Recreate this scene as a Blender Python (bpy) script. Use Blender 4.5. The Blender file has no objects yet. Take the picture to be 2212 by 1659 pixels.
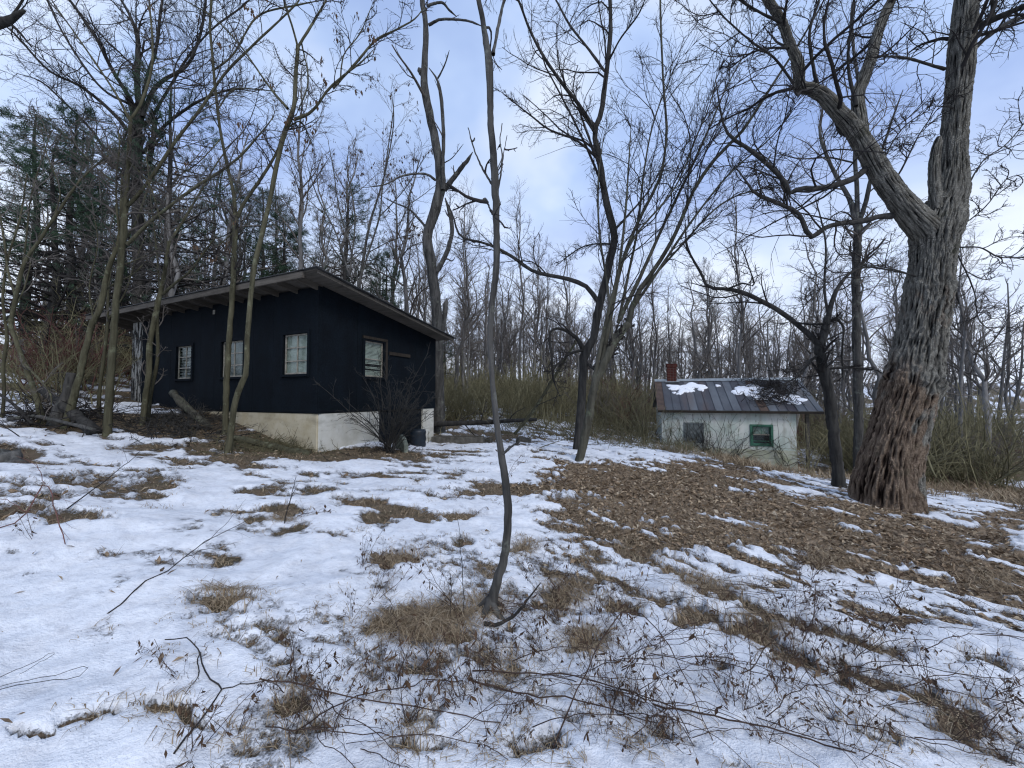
import bpy, math, random
import numpy as np

# ------------------------------------------------------------------ camera, light, exposure
S = bpy.context.scene
COL = S.collection
R = math.radians
EYE = 1.55
PITCH = 2.0
FPX = 833.0                     # focal length in the pixels of a 2212 px wide picture
cam_d = bpy.data.cameras.new('camera'); cam = bpy.data.objects.new('camera', cam_d); COL.objects.link(cam)
cam.location = (0, 0, EYE); cam.rotation_euler = (R(90 + PITCH), 0, 0)
cam_d.sensor_width = 36; cam_d.lens = 36 * FPX / 2212.0
cam_d.clip_start = 0.05; cam_d.clip_end = 3000
S.camera = cam

SUN_EL, SUN_AZ = 38.0, 150.0     # high veiled sun behind the camera
world = bpy.data.worlds.new('World'); S.world = world; world.use_nodes = True
W = world.node_tree; W.nodes.clear()
def wn(t, **k):
    n = W.nodes.new(t)
    for a, b in k.items(): setattr(n, a, b)
    return n
out = wn('ShaderNodeOutputWorld'); bg = wn('ShaderNodeBackground'); sky = wn('ShaderNodeTexSky', sky_type='NISHITA')
sky.sun_disc = False; sky.sun_elevation = R(SUN_EL); sky.sun_rotation = R(SUN_AZ); sky.air_density = 1.0; sky.dust_density = 1.5
tc = wn('ShaderNodeTexCoord'); sep = wn('ShaderNodeSeparateXYZ')
W.links.new(tc.outputs['Generated'], sep.inputs[0])
zz = wn('ShaderNodeMath', operation='ABSOLUTE'); W.links.new(sep.outputs['Z'], zz.inputs[0])
za = wn('ShaderNodeMath', operation='ADD'); za.inputs[1].default_value = 0.28; W.links.new(zz.outputs[0], za.inputs[0])
dx = wn('ShaderNodeMath', operation='DIVIDE'); W.links.new(sep.outputs['X'], dx.inputs[0]); W.links.new(za.outputs[0], dx.inputs[1])
dy = wn('ShaderNodeMath', operation='DIVIDE'); W.links.new(sep.outputs['Y'], dy.inputs[0]); W.links.new(za.outputs[0], dy.inputs[1])
cmb = wn('ShaderNodeCombineXYZ'); W.links.new(dx.outputs[0], cmb.inputs[0]); W.links.new(dy.outputs[0], cmb.inputs[1])
n1 = wn('ShaderNodeTexNoise'); n1.inputs['Scale'].default_value = 1.5; n1.inputs['Detail'].default_value = 5; n1.inputs['Roughness'].default_value = 0.5
n1.inputs['Distortion'].default_value = 0.25
W.links.new(cmb.outputs[0], n1.inputs['Vector'])
n2 = wn('ShaderNodeTexNoise'); n2.inputs['Scale'].default_value = 0.55; n2.inputs['Detail'].default_value = 3
W.links.new(cmb.outputs[0], n2.inputs['Vector'])
cr = wn('ShaderNodeValToRGB')
cr.color_ramp.elements[0].position = 0.38; cr.color_ramp.elements[0].color = (3.1, 4.3, 7.6, 1)
cr.color_ramp.elements[1].position = 0.62; cr.color_ramp.elements[1].color = (7.3, 8.2, 9.9, 1)
e = cr.color_ramp.elements.new(0.5); e.color = (4.6, 6.0, 9.0, 1)
W.links.new(n1.outputs['Fac'], cr.inputs[0])
mx = wn('ShaderNodeMix', data_type='RGBA'); mr = wn('ShaderNodeMapRange')
mr.inputs['From Min'].default_value = 0.3; mr.inputs['From Max'].default_value = 0.6; mr.inputs['To Min'].default_value = 0.72; mr.inputs['To Max'].default_value = 1.0
W.links.new(n2.outputs['Fac'], mr.inputs['Value']); W.links.new(mr.outputs[0], mx.inputs['Factor'])
W.links.new(sky.outputs[0], mx.inputs[6]); W.links.new(cr.outputs[0], mx.inputs[7])
hz = wn('ShaderNodeMapRange'); hz.inputs['From Min'].default_value = 0.0; hz.inputs['From Max'].default_value = 0.5
hz.inputs['To Min'].default_value = 0.75; hz.inputs['To Max'].default_value = 0.0
W.links.new(zz.outputs[0], hz.inputs['Value'])
mx2 = wn('ShaderNodeMix', data_type='RGBA'); mx2.inputs[7].default_value = (8.4, 8.9, 9.9, 1)
W.links.new(hz.outputs[0], mx2.inputs['Factor']); W.links.new(mx.outputs[2], mx2.inputs[6])
W.links.new(mx2.outputs[2], bg.inputs['Color']); bg.inputs['Strength'].default_value = 0.1
W.links.new(bg.outputs[0], out.inputs[0])

sd = bpy.data.lights.new('sun', 'SUN'); sun = bpy.data.objects.new('sun', sd); COL.objects.link(sun)
sd.energy = 1.2; sd.angle = R(18); sd.color = (1, 0.95, 0.88)
sun.rotation_euler = (R(90 - SUN_EL), 0, R(180 - SUN_AZ))
sun.location = (0, -20, 40)
S.view_settings.view_transform = 'Standard'; S.view_settings.look = 'None'
S.view_settings.gamma = 1; S.view_settings.use_curve_mapping = False
S.view_settings.exposure = 0.3
S.render.engine = 'CYCLES'
S.cycles.use_denoising = True; S.cycles.denoising_prefilter = 'ACCURATE'; S.cycles.denoising_input_passes = 'RGB_ALBEDO_NORMAL'; S.cycles.pixel_filter_type = 'BLACKMAN_HARRIS'; S.cycles.filter_width = 1.2
S.cycles.max_bounces = 5; S.cycles.diffuse_bounces = 3; S.cycles.glossy_bounces = 2
S.cycles.transparent_max_bounces = 8

# ------------------------------------------------------------------ numeric helpers
rng = np.random.default_rng(7)
def _hash(ix, iy, iz, seed):
    h = (ix * 374761393 + iy * 668265263 + iz * 1440670441 + seed * 974634777) & 0xFFFFFFFF
    h = ((h ^ (h >> 13)) * 1274126177) & 0xFFFFFFFF
    return ((h ^ (h >> 16)) & 0xFFFFFF) / 8388607.5 - 1.0
def noise(x, y, z=0.0, seed=0):
    x, y, z = np.broadcast_arrays(np.asarray(x, float), np.asarray(y, float), np.asarray(z, float))
    fx, fy, fz = np.floor(x), np.floor(y), np.floor(z)
    ix, iy, iz = fx.astype(np.int64), fy.astype(np.int64), fz.astype(np.int64)
    u, v, w = x - fx, y - fy, z - fz
    u = u * u * (3 - 2 * u); v = v * v * (3 - 2 * v); w = w * w * (3 - 2 * w)
    r = 0
    for a in (0, 1):
        for b in (0, 1):
            for c in (0, 1):
                r = r + _hash(ix + a, iy + b, iz + c, seed) * (u if a else 1 - u) * (v if b else 1 - v) * (w if c else 1 - w)
    return r
def fbm(x, y, z=0.0, seed=0, o=4, g=0.5):
    s = 0; a = 1; t = 0
    for k in range(o):
        s = s + a * noise(x * 2 ** k + 13.7 * k, y * 2 ** k - 5.1 * k, np.asarray(z) * 2 ** k, seed + k); t += a; a *= g
    return s / t
def sstep(a, b, x):
    t = np.clip((x - a) / (b - a), 0, 1); return t * t * (3 - 2 * t)

# terrain: thin plate through surveyed heights
CP = np.array([(0,0,0),(-2,0,.13),(2,0,-.12),(-3,3,.27),(0,2.75,0),(3,3,-.18),(5.5,3,-.36),(-5,6.3,.56),(-3.89,7.6,.47),(-5.6,8.35,.74),
 (-7.33,9.0,1.12),(-2.2,11.2,.22),(-9.4,10.0,1.26),(-11.1,10.8,1.4),(-7.3,7,.83),(1.4,8,.2),(1.5,9.5,.27),(6.84,7,-.39),(7.2,8.7,-.42),
 (5.8,14.8,-.33),(8,14.1,-.72),(10,13.4,-1.08),(6.5,18.8,-.1),(11,17.5,-1.0),(.5,14,.2),(0,20,.75),(3.5,21,.6),(14,18,-1.2),(12,8,-.85),(20,10,-1.35),
 (30,25,-1.5),(-7,4,.72),(-12,6,1.2),(-15,12,2.0),(-24,20,3.3),(-20,30,3.8),(-10,20,1.9),(-7,14,1.15),(-30,10,3.4),(-60,60,8),(0,60,2.5),
 (60,60,0),(-10,35,2.4),(20,40,-.3),(-60,0,5),(60,0,-2.5),(0,-30,-.8),(-30,-30,1.6),(30,-30,-2)], float)
def _U(r2): return r2 * np.log(r2 + 1e-9)
_n = len(CP)
_A = np.zeros((_n + 3, _n + 3)); _d = ((CP[:, None, :2] - CP[None, :, :2]) ** 2).sum(2)
_A[:_n, :_n] = _U(_d) + np.eye(_n) * .6; _A[:_n, _n] = 1; _A[:_n, _n+1:] = CP[:, :2]; _A[_n, :_n] = 1; _A[_n+1:, :_n] = CP[:, :2].T
_w = np.linalg.solve(_A, np.concatenate([CP[:, 2], [0, 0, 0]]))
def H(x, y):
    x = np.asarray(x, float); y = np.asarray(y, float); sh = np.broadcast(x, y).shape
    x, y = [a.ravel() for a in np.broadcast_arrays(x, y)]
    r = np.hypot(x, y); k = np.minimum(1, 75 / np.maximum(r, 1e-6)); xc, yc = x * k, y * k
    z = np.full(xc.shape, _w[_n]) + _w[_n+1] * xc + _w[_n+2] * yc
    for i in range(_n): z += _w[i] * _U((xc - CP[i, 0]) ** 2 + (yc - CP[i, 1]) ** 2)
    z += 0.035 * noise(x * .9, y * .9, 0, 3) * sstep(.5, 2, r) + .08 * noise(x * .23, y * .23, 0, 5) * sstep(6, 20, r)
    z += sstep(40, 200, r) * 3 * noise(x * .02, y * .02, 0, 9) + np.maximum(0, r - 75) * .03
    return z.reshape(sh)

# pixel (2212-wide picture) -> ray and points
cp, sp = math.cos(R(PITCH)), math.sin(R(PITCH))
def ray(px, py):
    a = (px - 1106) / FPX; b = (829.5 - py) / FPX
    return np.array([a, cp - b * sp, sp + b * cp])
def at(px, py, Y):
    d = ray(px, py); return np.array([0, 0, EYE]) + d * (Y / d[1])
def hit(px, py, far=80.0):
    d = ray(px, py); d = d / d[1]; Y = np.geomspace(.6, far, 1500)
    P = d[None] * Y[:, None]; f = P[:, 2] + EYE - H(P[:, 0], P[:, 1]); k = np.argmax(f < 0)
    if not (f < 0).any(): k = len(Y) - 1
    k = max(k, 1); t = f[k-1] / (f[k-1] - f[k] + 1e-9); y = Y[k-1] + (Y[k] - Y[k-1]) * t
    return np.array([d[0] * y, y, EYE + d[2] * y])

# bare patches in the snow: centre, half width, half height (survey pixels), strength
BARE = [(1330,1030,120,34,1.2),(1450,1070,170,48,1.3),(1600,1105,170,48,1.3),(1740,1140,140,48,1.3),(1780,1195,110,40,1.1),(1960,1160,150,48,1.2),
 (2090,1225,130,50,1.0),(1560,1010,110,16,1.0),(1690,1040,60,14,.6),(1110,1055,130,18,.75),(1260,1120,90,24,.7),(1500,1180,110,26,.75),(1230,1020,60,14,.5),
 (700,985,170,15,1.3),(560,955,110,22,1.2),(430,912,80,26,1.1),(840,982,120,11,1.2),(300,905,110,12,1.1),(420,985,110,24,.62),(330,930,60,10,.5),
 (180,1125,62,20,1.2),(350,1060,60,14,.6),(860,1122,80,18,.95),(880,1115,30,12,.4),(850,1212,65,22,1.05),(925,1352,130,40,1.25),(1010,1330,60,30,.8),(610,1105,38,12,.9),(560,1060,50,8,.5),
 (470,1215,34,18,1.0),(490,1300,70,20,1.0),(1270,1405,40,24,1.2),(1210,1290,50,40,.95),(1130,1190,26,14,1.0),(1010,1180,30,12,.9),(1310,1265,60,26,.8),
 (1380,1205,80,22,.7),(1530,1275,60,30,.9),(1500,1350,50,24,.8),(1620,1370,60,22,1.0),(1600,1490,40,24,.8),(1700,1440,70,30,.8),(1800,1390,70,22,.7),(1870,1270,70,16,.7),
 (650,1520,30,20,1.0),(80,1590,26,12,1.1),(170,1565,36,12,1.1),(330,1570,50,14,.95),(380,1590,30,14,.8),(130,1440,22,8,.0),(20,990,60,24,1.2),(60,1190,26,9,.9),
 (1900,1600,80,30,.7),(2000,1500,70,24,.7),(1750,1560,60,26,.7),(2150,1450,90,24,.6),(1150,1640,60,20,.7),(900,1620,60,14,.5),(1400,1600,40,20,.5),(1950,1420,80,20,.7),
 (1650,1260,110,18,.7),(1900,1330,110,18,.7),(2130,1330,110,20,.8),(760,1030,90,8,.5),(930,1040,60,9,.5),(700,1060,50,7,.45),(120,920,80,10,.7),(1060,945,90,9,.6),(1200,950,80,8,.6),
 (2080,960,90,14,.9),(2100,1010,110,24,1.2),(2050,1040,90,18,1.1),(2190,1120,70,22,1.0),(2190,1210,70,30,1.0),(1900,1225,120,26,.9),(1390,1130,80,20,.8),(640,1150,30,8,.6),(720,1165,34,9,.6),(560,1130,36,8,.6),(1000,1120,40,10,.7),(780,1085,50,9,.6),(660,1250,24,9,.6),(560,1385,24,9,.5),(1060,1230,26,10,.5),(1120,1350,30,12,.6),(1080,1440,30,12,.6),(1330,1330,50,16,.7),(1440,1310,40,16,.7),(1560,1420,60,18,.7),(1850,1480,70,18,.7),(1900,1110,110,26,.8),(2140,1160,90,30,1.0),(1780,1075,60,18,.7),(2100,1560,80,24,.8),(2180,1070,60,18,.9),(2000,985,60,16,.8)]
_B = []
for (px, py, hw, hh, s) in BARE:
    c = hit(px, py); a = hit(px + hw, py); b = hit(px, py - hh)
    q = 1.15 if py > 1500 else .86 if py > 1180 else 1.0
    _B.append((c[:2], (a - c)[:2] * q, (b - c)[:2] * .9 * q, s * (1.3 if py > 1500 and px < 1000 else .85 if py > 1180 else 1.0)))
SDIR = (hit(2150, 1345) - hit(1560, 1165))[:2]; SDIR /= np.linalg.norm(SDIR)      # the drift lines run this way
LITC = [(hit(px, py)[:2], rr) for px, py, rr in ((1330,1030,1.4),(1450,1070,1.8),(1600,1105,1.8),(1740,1140,1.8),(1780,1195,1.3),(1960,1160,2.0),(1560,1010,1.5),(2090,1225,1.6),(1690,1040,1.5),(1850,1100,1.6),(2190,1215,1.6),(2160,1130,1.8),(2060,1050,1.6),(1230,1010,1.1),(1900,1200,1.5))]
def SNOW(x, y):
    x = np.asarray(x, float); y = np.asarray(y, float)
    r = np.hypot(x, y)
    m = np.full(x.shape, 1.05)
    wx = x + .10 * noise(x * 3, y * 3, 0, 51) + .04 * noise(x * 11, y * 11, 0, 52); wy = y + .10 * noise(x * 3, y * 3, 0, 53) + .04 * noise(x * 11, y * 11, 0, 54)
    bias = np.zeros(x.shape); both = np.zeros(x.shape)
    for c, a, b, s in _B:
        det = a[0] * b[1] - a[1] * b[0]; ux, uy = wx - c[0], wy - c[1]
        p = (ux * b[1] - uy * b[0]) / det; q = (a[0] * uy - a[1] * ux) / det
        q2 = (p * p + q * q) * .85; t = s * np.exp(-q2 * np.sqrt(q2 + .05)); bias = np.maximum(bias, t); both += t
    m = m - bias - .10 * sstep(3.5, 7, r) - .12 * np.clip(both - bias, 0, 1)
    al = x * SDIR[0] + y * SDIR[1]; ac = -x * SDIR[1] + y * SDIR[0]
    right = sstep(-1.0, 2.2, x + .1 * (y - 3))
    streak = .36 * noise(al * .9, ac * 3.6, 0, 21) + .52 * noise(al * 1.7, ac * 8.5, 0, 22) + .42 * noise(al * 4.5, ac * 19, 0, 25)
    blob = (.20 + .20 * sstep(3, 6, r)) * noise(x * 1.1, y * 1.7, 0, 23) + (.20 + .12 * sstep(3, 6, r)) * noise(x * 3.2, y * 5.2, 0, 24) + .22 * noise(x * 8, y * 13, 0, 26)
    m = m + right * streak * (1 - sstep(14, 30, r)) + (1 - .5 * right) * blob + .07 * right * (1 - sstep(4.5, 7, r))
    m = m + (1 - right) * sstep(3.0, 5.5, r) * (.30 * noise(x * 1.2, y * 5.5, 0, 71) + .22 * noise(x * 3.1, y * 12, 0, 72) - .10)
    far = sstep(9, 16, r)
    m = m - far * (.30 + .16 * sstep(3, 12, x)) + far * .45 * noise(x * .35, y * 1.1, 0, 31)
    m = m + (.24 + .1 * sstep(2, 5, r)) * noise(x * 17, y * 24, 0, 27) * (.55 + .45 * right) + .10 * noise(x * 47, y * 47, 0, 28) * (r < 8) * (.4 + .6 * right)
    return m
def LITTER(x, y):
    x = np.asarray(x, float); y = np.asarray(y, float); l = np.zeros(x.shape)
    for c, rr in LITC: l = np.maximum(l, 1.4 * np.exp(-((x - c[0]) ** 2 + (y - c[1]) ** 2) / rr ** 2))
    return np.clip(l + .25 * noise(x * 1.5, y * 1.5, 0, 41), 0, 1)
def GZ(x, y):                     # ground with the snow lying on it
    m = SNOW(x, y); r = np.hypot(x, y)
    return H(x, y) + .045 * sstep(.42, .75, m) * (1 + .5 * noise(np.asarray(x) * 2.2, np.asarray(y) * 2.2, 0, 61)) + (1 - sstep(.3, .6, m)) * .012 * noise(np.asarray(x) * 30, np.asarray(y) * 30, 0, 62) * (r < 12) \
        + (.016 * noise(np.asarray(x) * 5.5, np.asarray(y) * 5.5, 0, 63) + .062 * fbm(np.asarray(x) * 1.3, np.asarray(y) * 1.9, 0, 66, 3) + .007 * noise(np.asarray(x) * 17, np.asarray(y) * 17, 0, 64)) * sstep(.5, .8, m)

# ------------------------------------------------------------------ object helpers
def tag(o, label=None, cat=None, group=None, kind=None):
    if label: o['label'] = label
    if cat: o['category'] = cat
    if group: o['group'] = group
    if kind: o['kind'] = kind
    return o
def empty(name, loc=(0, 0, 0), rz=0, label=None, cat=None, group=None):
    o = bpy.data.objects.new(name, None); COL.objects.link(o); o.location = loc; o.rotation_euler = (0, 0, rz); o.empty_display_size = .2
    return tag(o, label, cat, group)
def mesh_np(name, V, Q=None, T=None, smooth=False):
    me = bpy.data.meshes.new(name); V = np.asarray(V, np.float32)
    nq = 0 if Q is None else len(Q); nt = 0 if T is None else len(T)
    me.vertices.add(len(V)); me.vertices.foreach_set('co', V.ravel())
    parts = []; st = []
    if nq: parts.append(np.asarray(Q, np.int32).ravel()); st.append(np.arange(nq, dtype=np.int32) * 4)
    if nt: parts.append(np.asarray(T, np.int32).ravel()); st.append(np.arange(nt, dtype=np.int32) * 3 + nq * 4)
    L = np.concatenate(parts); me.loops.add(len(L)); me.loops.foreach_set('vertex_index', L)
    me.polygons.add(nq + nt); me.polygons.foreach_set('loop_start', np.concatenate(st))
    me.polygons.foreach_set('use_smooth', np.full(nq + nt, smooth, bool))
    me.update(calc_edges=True); return me
def link(name, me, mat, parent=None, loc=None):
    o = bpy.data.objects.new(name, me); COL.objects.link(o)
    if mat is not None and not me.materials: me.materials.append(mat)
    if parent: o.parent = parent
    if loc is not None: o.location = loc
    return o
def tone(me, n_face, seed=0, per=1):
    a = me.attributes.new('tone', 'FLOAT', 'FACE'); v = np.random.default_rng(seed).random(n_face // per + 1); a.data.foreach_set('value', np.repeat(v, per)[:n_face].astype(np.float32))
def attr(me, name, vals):
    a = me.attributes.new(name, 'FLOAT', 'POINT'); a.data.foreach_set('value', np.asarray(vals, np.float32))
class MB:
    """collects boxes, bars and polygons into one mesh"""
    def __init__(s): s.v = []; s.f = []
    def box(s, x0, x1, y0, y1, z0, z1):
        n = len(s.v); s.v += [(x, y, z) for z in (z0, z1) for y in (y0, y1) for x in (x0, x1)]
        s.f += [tuple(n + i for i in q) for q in ((0,2,3,1),(4,5,7,6),(0,1,5,4),(2,6,7,3),(0,4,6,2),(1,3,7,5))]; return s
    def prism(s, poly, axis, a0, a1):
        """poly: 2D points; axis 'x' -> poly is (y,z); 'y' -> (x,z); 'z' -> (x,y)"""
        n = len(s.v); k = len(poly)
        for a in (a0, a1):
            for p, q in poly: s.v.append((a, p, q) if axis == 'x' else (p, a, q) if axis == 'y' else (p, q, a))
        s.f.append(tuple(range(n, n + k))); s.f.append(tuple(range(n + 2 * k - 1, n + k - 1, -1)))
        for i in range(k): j = (i + 1) % k; s.f.append((n + i, n + k + i, n + k + j, n + j))
        return s
    def mesh(s, name, bevel=0):
        import bmesh
        me = bpy.data.meshes.new(name); me.from_pydata(s.v, [], s.f)
        bm = bmesh.new(); bm.from_mesh(me)
        bmesh.ops.recalc_face_normals(bm, faces=bm.faces)
        if bevel: bmesh.ops.bevel(bm, geom=list(bm.edges), offset=bevel, segments=1, affect='EDGES')
        bm.to_mesh(me); bm.free(); return me
    def build(s, name, mat, parent=None, bevel=0): return link(name, s.mesh(name, bevel), mat, parent)
def frames(P):
    """P (N,K,3) -> tangent, normal, binormal"""
    T = np.gradient(P, axis=1) if P.shape[1] > 2 else np.repeat((P[:, 1:] - P[:, :1]), P.shape[1], axis=1)
    T /= np.linalg.norm(T, axis=2, keepdims=True) + 1e-9
    m = P[:, -1] - P[:, 0]; m /= np.linalg.norm(m, axis=1, keepdims=True) + 1e-9
    ref = np.where(np.abs(m[:, 2:3]) > .8, np.array([[1., 0, 0]]), np.array([[0., 0, 1.]]))
    Nn = np.cross(T, ref[:, None, :]); Nn /= np.linalg.norm(Nn, axis=2, keepdims=True) + 1e-9
    return T, Nn, np.cross(T, Nn)
def tube_np(groups, lump=0.0, seed=0, caps=True):
    """groups: list of (P (N,K,3), Rad (N,K), sides)"""
    Vs = []; Qs = []; Ts = []; off = 0
    for P, Rd, sd in groups:
        P = np.asarray(P, float); Rd = np.asarray(Rd, float)
        if P.ndim == 2: P = P[None]; Rd = Rd[None]
        N, K = P.shape[:2]
        if N == 0: continue
        _, A, B = frames(P); th = np.arange(sd) * 2 * math.pi / sd
        rr = Rd[:, :, None] * np.ones(sd)
        V = P[:, :, None, :] + rr[..., None] * (np.cos(th)[None, None, :, None] * A[:, :, None, :] + np.sin(th)[None, None, :, None] * B[:, :, None, :])
        if lump and sd >= 6:
            n = 1 + lump * noise(V[..., 0] * 7, V[..., 1] * 7, V[..., 2] * 3.5, seed) + lump * .6 * noise(V[..., 0] * 22, V[..., 1] * 22, V[..., 2] * 9, seed + 1)
            V = P[:, :, None, :] + (V - P[:, :, None, :]) * n[..., None]
        Vs.append(V.reshape(-1, 3))
        idx = off + np.arange(N * K * sd).reshape(N, K, sd); nx = np.roll(idx, -1, axis=2)
        q = np.stack([idx[:, :-1], nx[:, :-1], nx[:, 1:], idx[:, 1:]], -1).reshape(-1, 4); Qs.append(q)
        off += N * K * sd
        if caps and sd >= 5:
            c = P[:, -1]; Vs.append(c); ci = off + np.arange(N); off += N
            t = np.stack([idx[:, -1], nx[:, -1], np.repeat(ci[:, None], sd, 1)], -1).reshape(-1, 3); Ts.append(t)
    return np.concatenate(Vs), np.concatenate(Qs), (np.concatenate(Ts) if Ts else None)
def tubes(name, groups, mat, parent=None, lump=0.0, seed=0, base=None):
    V, Q, T = tube_np(groups, lump, seed)
    if base is not None: V = V - np.asarray(base)
    return link(name, mesh_np(name, V, Q, T, True), mat, parent)
def smooth_path(P, n):
    """Catmull-Rom through the rows of P (any width), n samples evenly spaced in length"""
    P = np.asarray(P, float)
    if len(P) == 2: t = np.linspace(0, 1, n)[:, None]; return P[0] * (1 - t) + P[1] * t
    E = np.vstack([2 * P[0] - P[1], P, 2 * P[-1] - P[-2]]); o = []
    for i in range(1, len(E) - 2):
        p0, p1, p2, p3 = E[i-1:i+3]; t = np.linspace(0, 1, 12, endpoint=False)[:, None]
        o.append(.5 * ((2 * p1) + (-p0 + p2) * t + (2*p0 - 5*p1 + 4*p2 - p3) * t**2 + (-p0 + 3*p1 - 3*p2 + p3) * t**3))
    o = np.vstack(o + [P[-1:]]); s = np.concatenate([[0], np.cumsum(np.linalg.norm(np.diff(o[:, :3], axis=0), axis=1))])
    q = np.linspace(0, s[-1], n); return np.stack([np.interp(q, s, o[:, k]) for k in range(o.shape[1])], 1)
def rnd(shape, r): return r.normal(size=shape)
def spawn(P, Rd, r, n, s0, s1, ang, length, K, wander, up, rscale, rmin, out_bias=0.0):
    """children grown from branches P (N,K,3); n children each; returns new (P, Rad)"""
    N, Kp = P.shape[:2]; M = N * n
    pi = np.repeat(np.arange(N), n); s = (s0 + (s1 - s0) * (np.tile(np.arange(n), N) + r.random(M)) / n) * (Kp - 1)
    i = np.minimum(s.astype(int), Kp - 2); f = (s - i)[:, None]
    p = P[pi, i] * (1 - f) + P[pi, i+1] * f; t = P[pi, i+1] - P[pi, i]; L = np.linalg.norm(np.diff(P, axis=1), axis=2).sum(1)[pi]
    t /= np.linalg.norm(t, axis=1, keepdims=True) + 1e-9
    rad = Rd[pi, i] * (1 - f[:, 0]) + Rd[pi, i+1] * f[:, 0]
    q = rnd((M, 3), r); q -= t * (q * t).sum(1, keepdims=True); q /= np.linalg.norm(q, axis=1, keepdims=True) + 1e-9
    a = np.radians(ang[0] + (ang[1] - ang[0]) * r.random(M))[:, None]
    d = t * np.cos(a) + q * np.sin(a)
    ln = (length[0] + (length[1] - length[0]) * r.random(M)) * (1.15 - .75 * s / (Kp - 1))
    ln = ln * (L if length[1] <= 1.5 else 1.0)
    out = np.zeros((M, K, 3)); out[:, 0] = p; w = rnd((M, 3), r) * .5
    for k in range(1, K):
        w = w * .5 + rnd((M, 3), r)
        d = d + wander * w + np.array([0, 0, up]); d /= np.linalg.norm(d, axis=1, keepdims=True) + 1e-9
        out[:, k] = out[:, k-1] + d * (ln / (K - 1))[:, None]
    r0 = np.maximum(rad * rscale, rmin); rr = r0[:, None] * np.linspace(1, .35, K)[None, :]
    return out, np.maximum(rr, rmin * .55)
# ------------------------------------------------------------------ materials
class NT:
    def __init__(s, name, rough=.85, spec=.3):
        s.m = bpy.data.materials.new(name); s.m.use_nodes = True; s.t = s.m.node_tree
        s.b = s.t.nodes['Principled BSDF']; s.b.inputs['Roughness'].default_value = rough; s.b.inputs['Specular IOR Level'].default_value = spec
        s.c = s.n('ShaderNodeTexCoord')
    def n(s, t, **k):
        n = s.t.nodes.new(t)
        for a, b in k.items(): setattr(n, a, b)
        return n
    def l(s, a, b): s.t.links.new(a, b)
    def noise(s, scale, detail=4, rough=.55, stretch=None, dist=0, rot=None):
        n = s.n('ShaderNodeTexNoise'); n.inputs['Scale'].default_value = scale; n.inputs['Detail'].default_value = detail
        n.inputs['Roughness'].default_value = rough; n.inputs['Distortion'].default_value = dist
        mp = s.n('ShaderNodeMapping'); s.l(s.c.outputs['Object'], mp.inputs[0])
        if stretch: mp.inputs['Scale'].default_value = stretch
        if rot: mp.inputs['Rotation'].default_value = rot
        s.l(mp.outputs[0], n.inputs['Vector']); return n.outputs['Fac']
    def ramp(s, f, stops):
        r = s.n('ShaderNodeValToRGB'); el = r.color_ramp.elements
        while len(el) < len(stops): el.new(.5)
        for e, (p, c) in zip(el, stops): e.position = p; e.color = (*c, 1) if len(c) == 3 else c
        s.l(f, r.inputs[0]); return r.outputs[0]
    def mix(s, f, a, b, mode='MIX'):
        m = s.n('ShaderNodeMix', data_type='RGBA', blend_type=mode)
        for sock, v in ((m.inputs[0], f), (m.inputs[6], a), (m.inputs[7], b)):
            if isinstance(v, (int, float)): sock.default_value = v
            elif isinstance(v, tuple): sock.default_value = (*v, 1)
            else: s.l(v, sock)
        return m.outputs[2]
    def math(s, op, a, b=0.0, clamp=False):
        m = s.n('ShaderNodeMath', operation=op, use_clamp=clamp)
        for i, v in enumerate((a, b)):
            if isinstance(v, (int, float)): m.inputs[i].default_value = v
            else: s.l(v, m.inputs[i])
        return m.outputs[0]
    def attr(s, name): a = s.n('ShaderNodeAttribute'); a.attribute_name = name; return a.outputs['Fac']
    def rand(s): return s.n('ShaderNodeObjectInfo').outputs['Random']
    def color(s, c):
        if isinstance(c, tuple): s.b.inputs['Base Color'].default_value = (*c, 1)
        else: s.l(c, s.b.inputs['Base Color'])
        return s
    def bump(s, h, strength=.5, dist=.02):
        b = s.n('ShaderNodeBump'); b.inputs['Strength'].default_value = strength; b.inputs['Distance'].default_value = dist
        s.l(h, b.inputs['Height']); s.l(b.outputs[0], s.b.inputs['Normal']); return s

def bark(name, dark, light, scale=9, lichen=None, bump=.7, vary=.35):
    k = NT(name, .92, .15)
    a = k.noise(scale, 6, .65, (1, 1, .16), .4); b = k.noise(2.3, 4, .6); c = k.noise(40, 3, .6, (1, 1, .5))
    col = k.ramp(a, [(.3, dark), (.72, light)])
    col = k.mix(.5, col, k.ramp(b, [(.3, (.45, .45, .45)), (.7, (1.1, 1.1, 1.1))]), 'MULTIPLY')
    if lichen: col = k.mix(k.ramp(k.noise(5.5, 5, .7), [(.56, (0, 0, 0)), (.68, (.75, .75, .75))]), col, lichen)
    v = k.math('MULTIPLY_ADD', k.rand(), vary); k.t.nodes[-1].inputs[2].default_value = 1 - vary / 2
    col = k.mix(1.0, col, v, 'MULTIPLY')
    k.color(col); k.bump(k.math('ADD', a, k.math('MULTIPLY', c, .4)), bump, .02); return k.m
M = {}
M['bark_olive'] = bark('sapling_bark', (.035, .033, .020), (.125, .118, .075), 14, (.16, .17, .11), .5)
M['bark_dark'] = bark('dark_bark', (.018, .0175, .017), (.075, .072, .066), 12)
M['bark_grey'] = bark('grey_bark', (.022, .022, .021), (.14, .135, .125), 12, (.17, .18, .15))
M['bark_pale'] = bark('pale_bark', (.035, .034, .026), (.125, .12, .095), 12, (.13, .15, .10), .5)
M['bark_wood'] = bark('woodland_bark', (.085, .082, .078), (.25, .243, .235), 8, None, .4, .7)  # far bark lightened to stand in for haze in the air
M['bark_brown'] = bark('shrub_bark', (.11, .10, .055), (.30, .275, .165), 8, None, .2, .8)
M['twig_dark'] = bark('dark_twigs', (.022, .02, .019), (.055, .05, .048), 8, None, .1)
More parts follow.
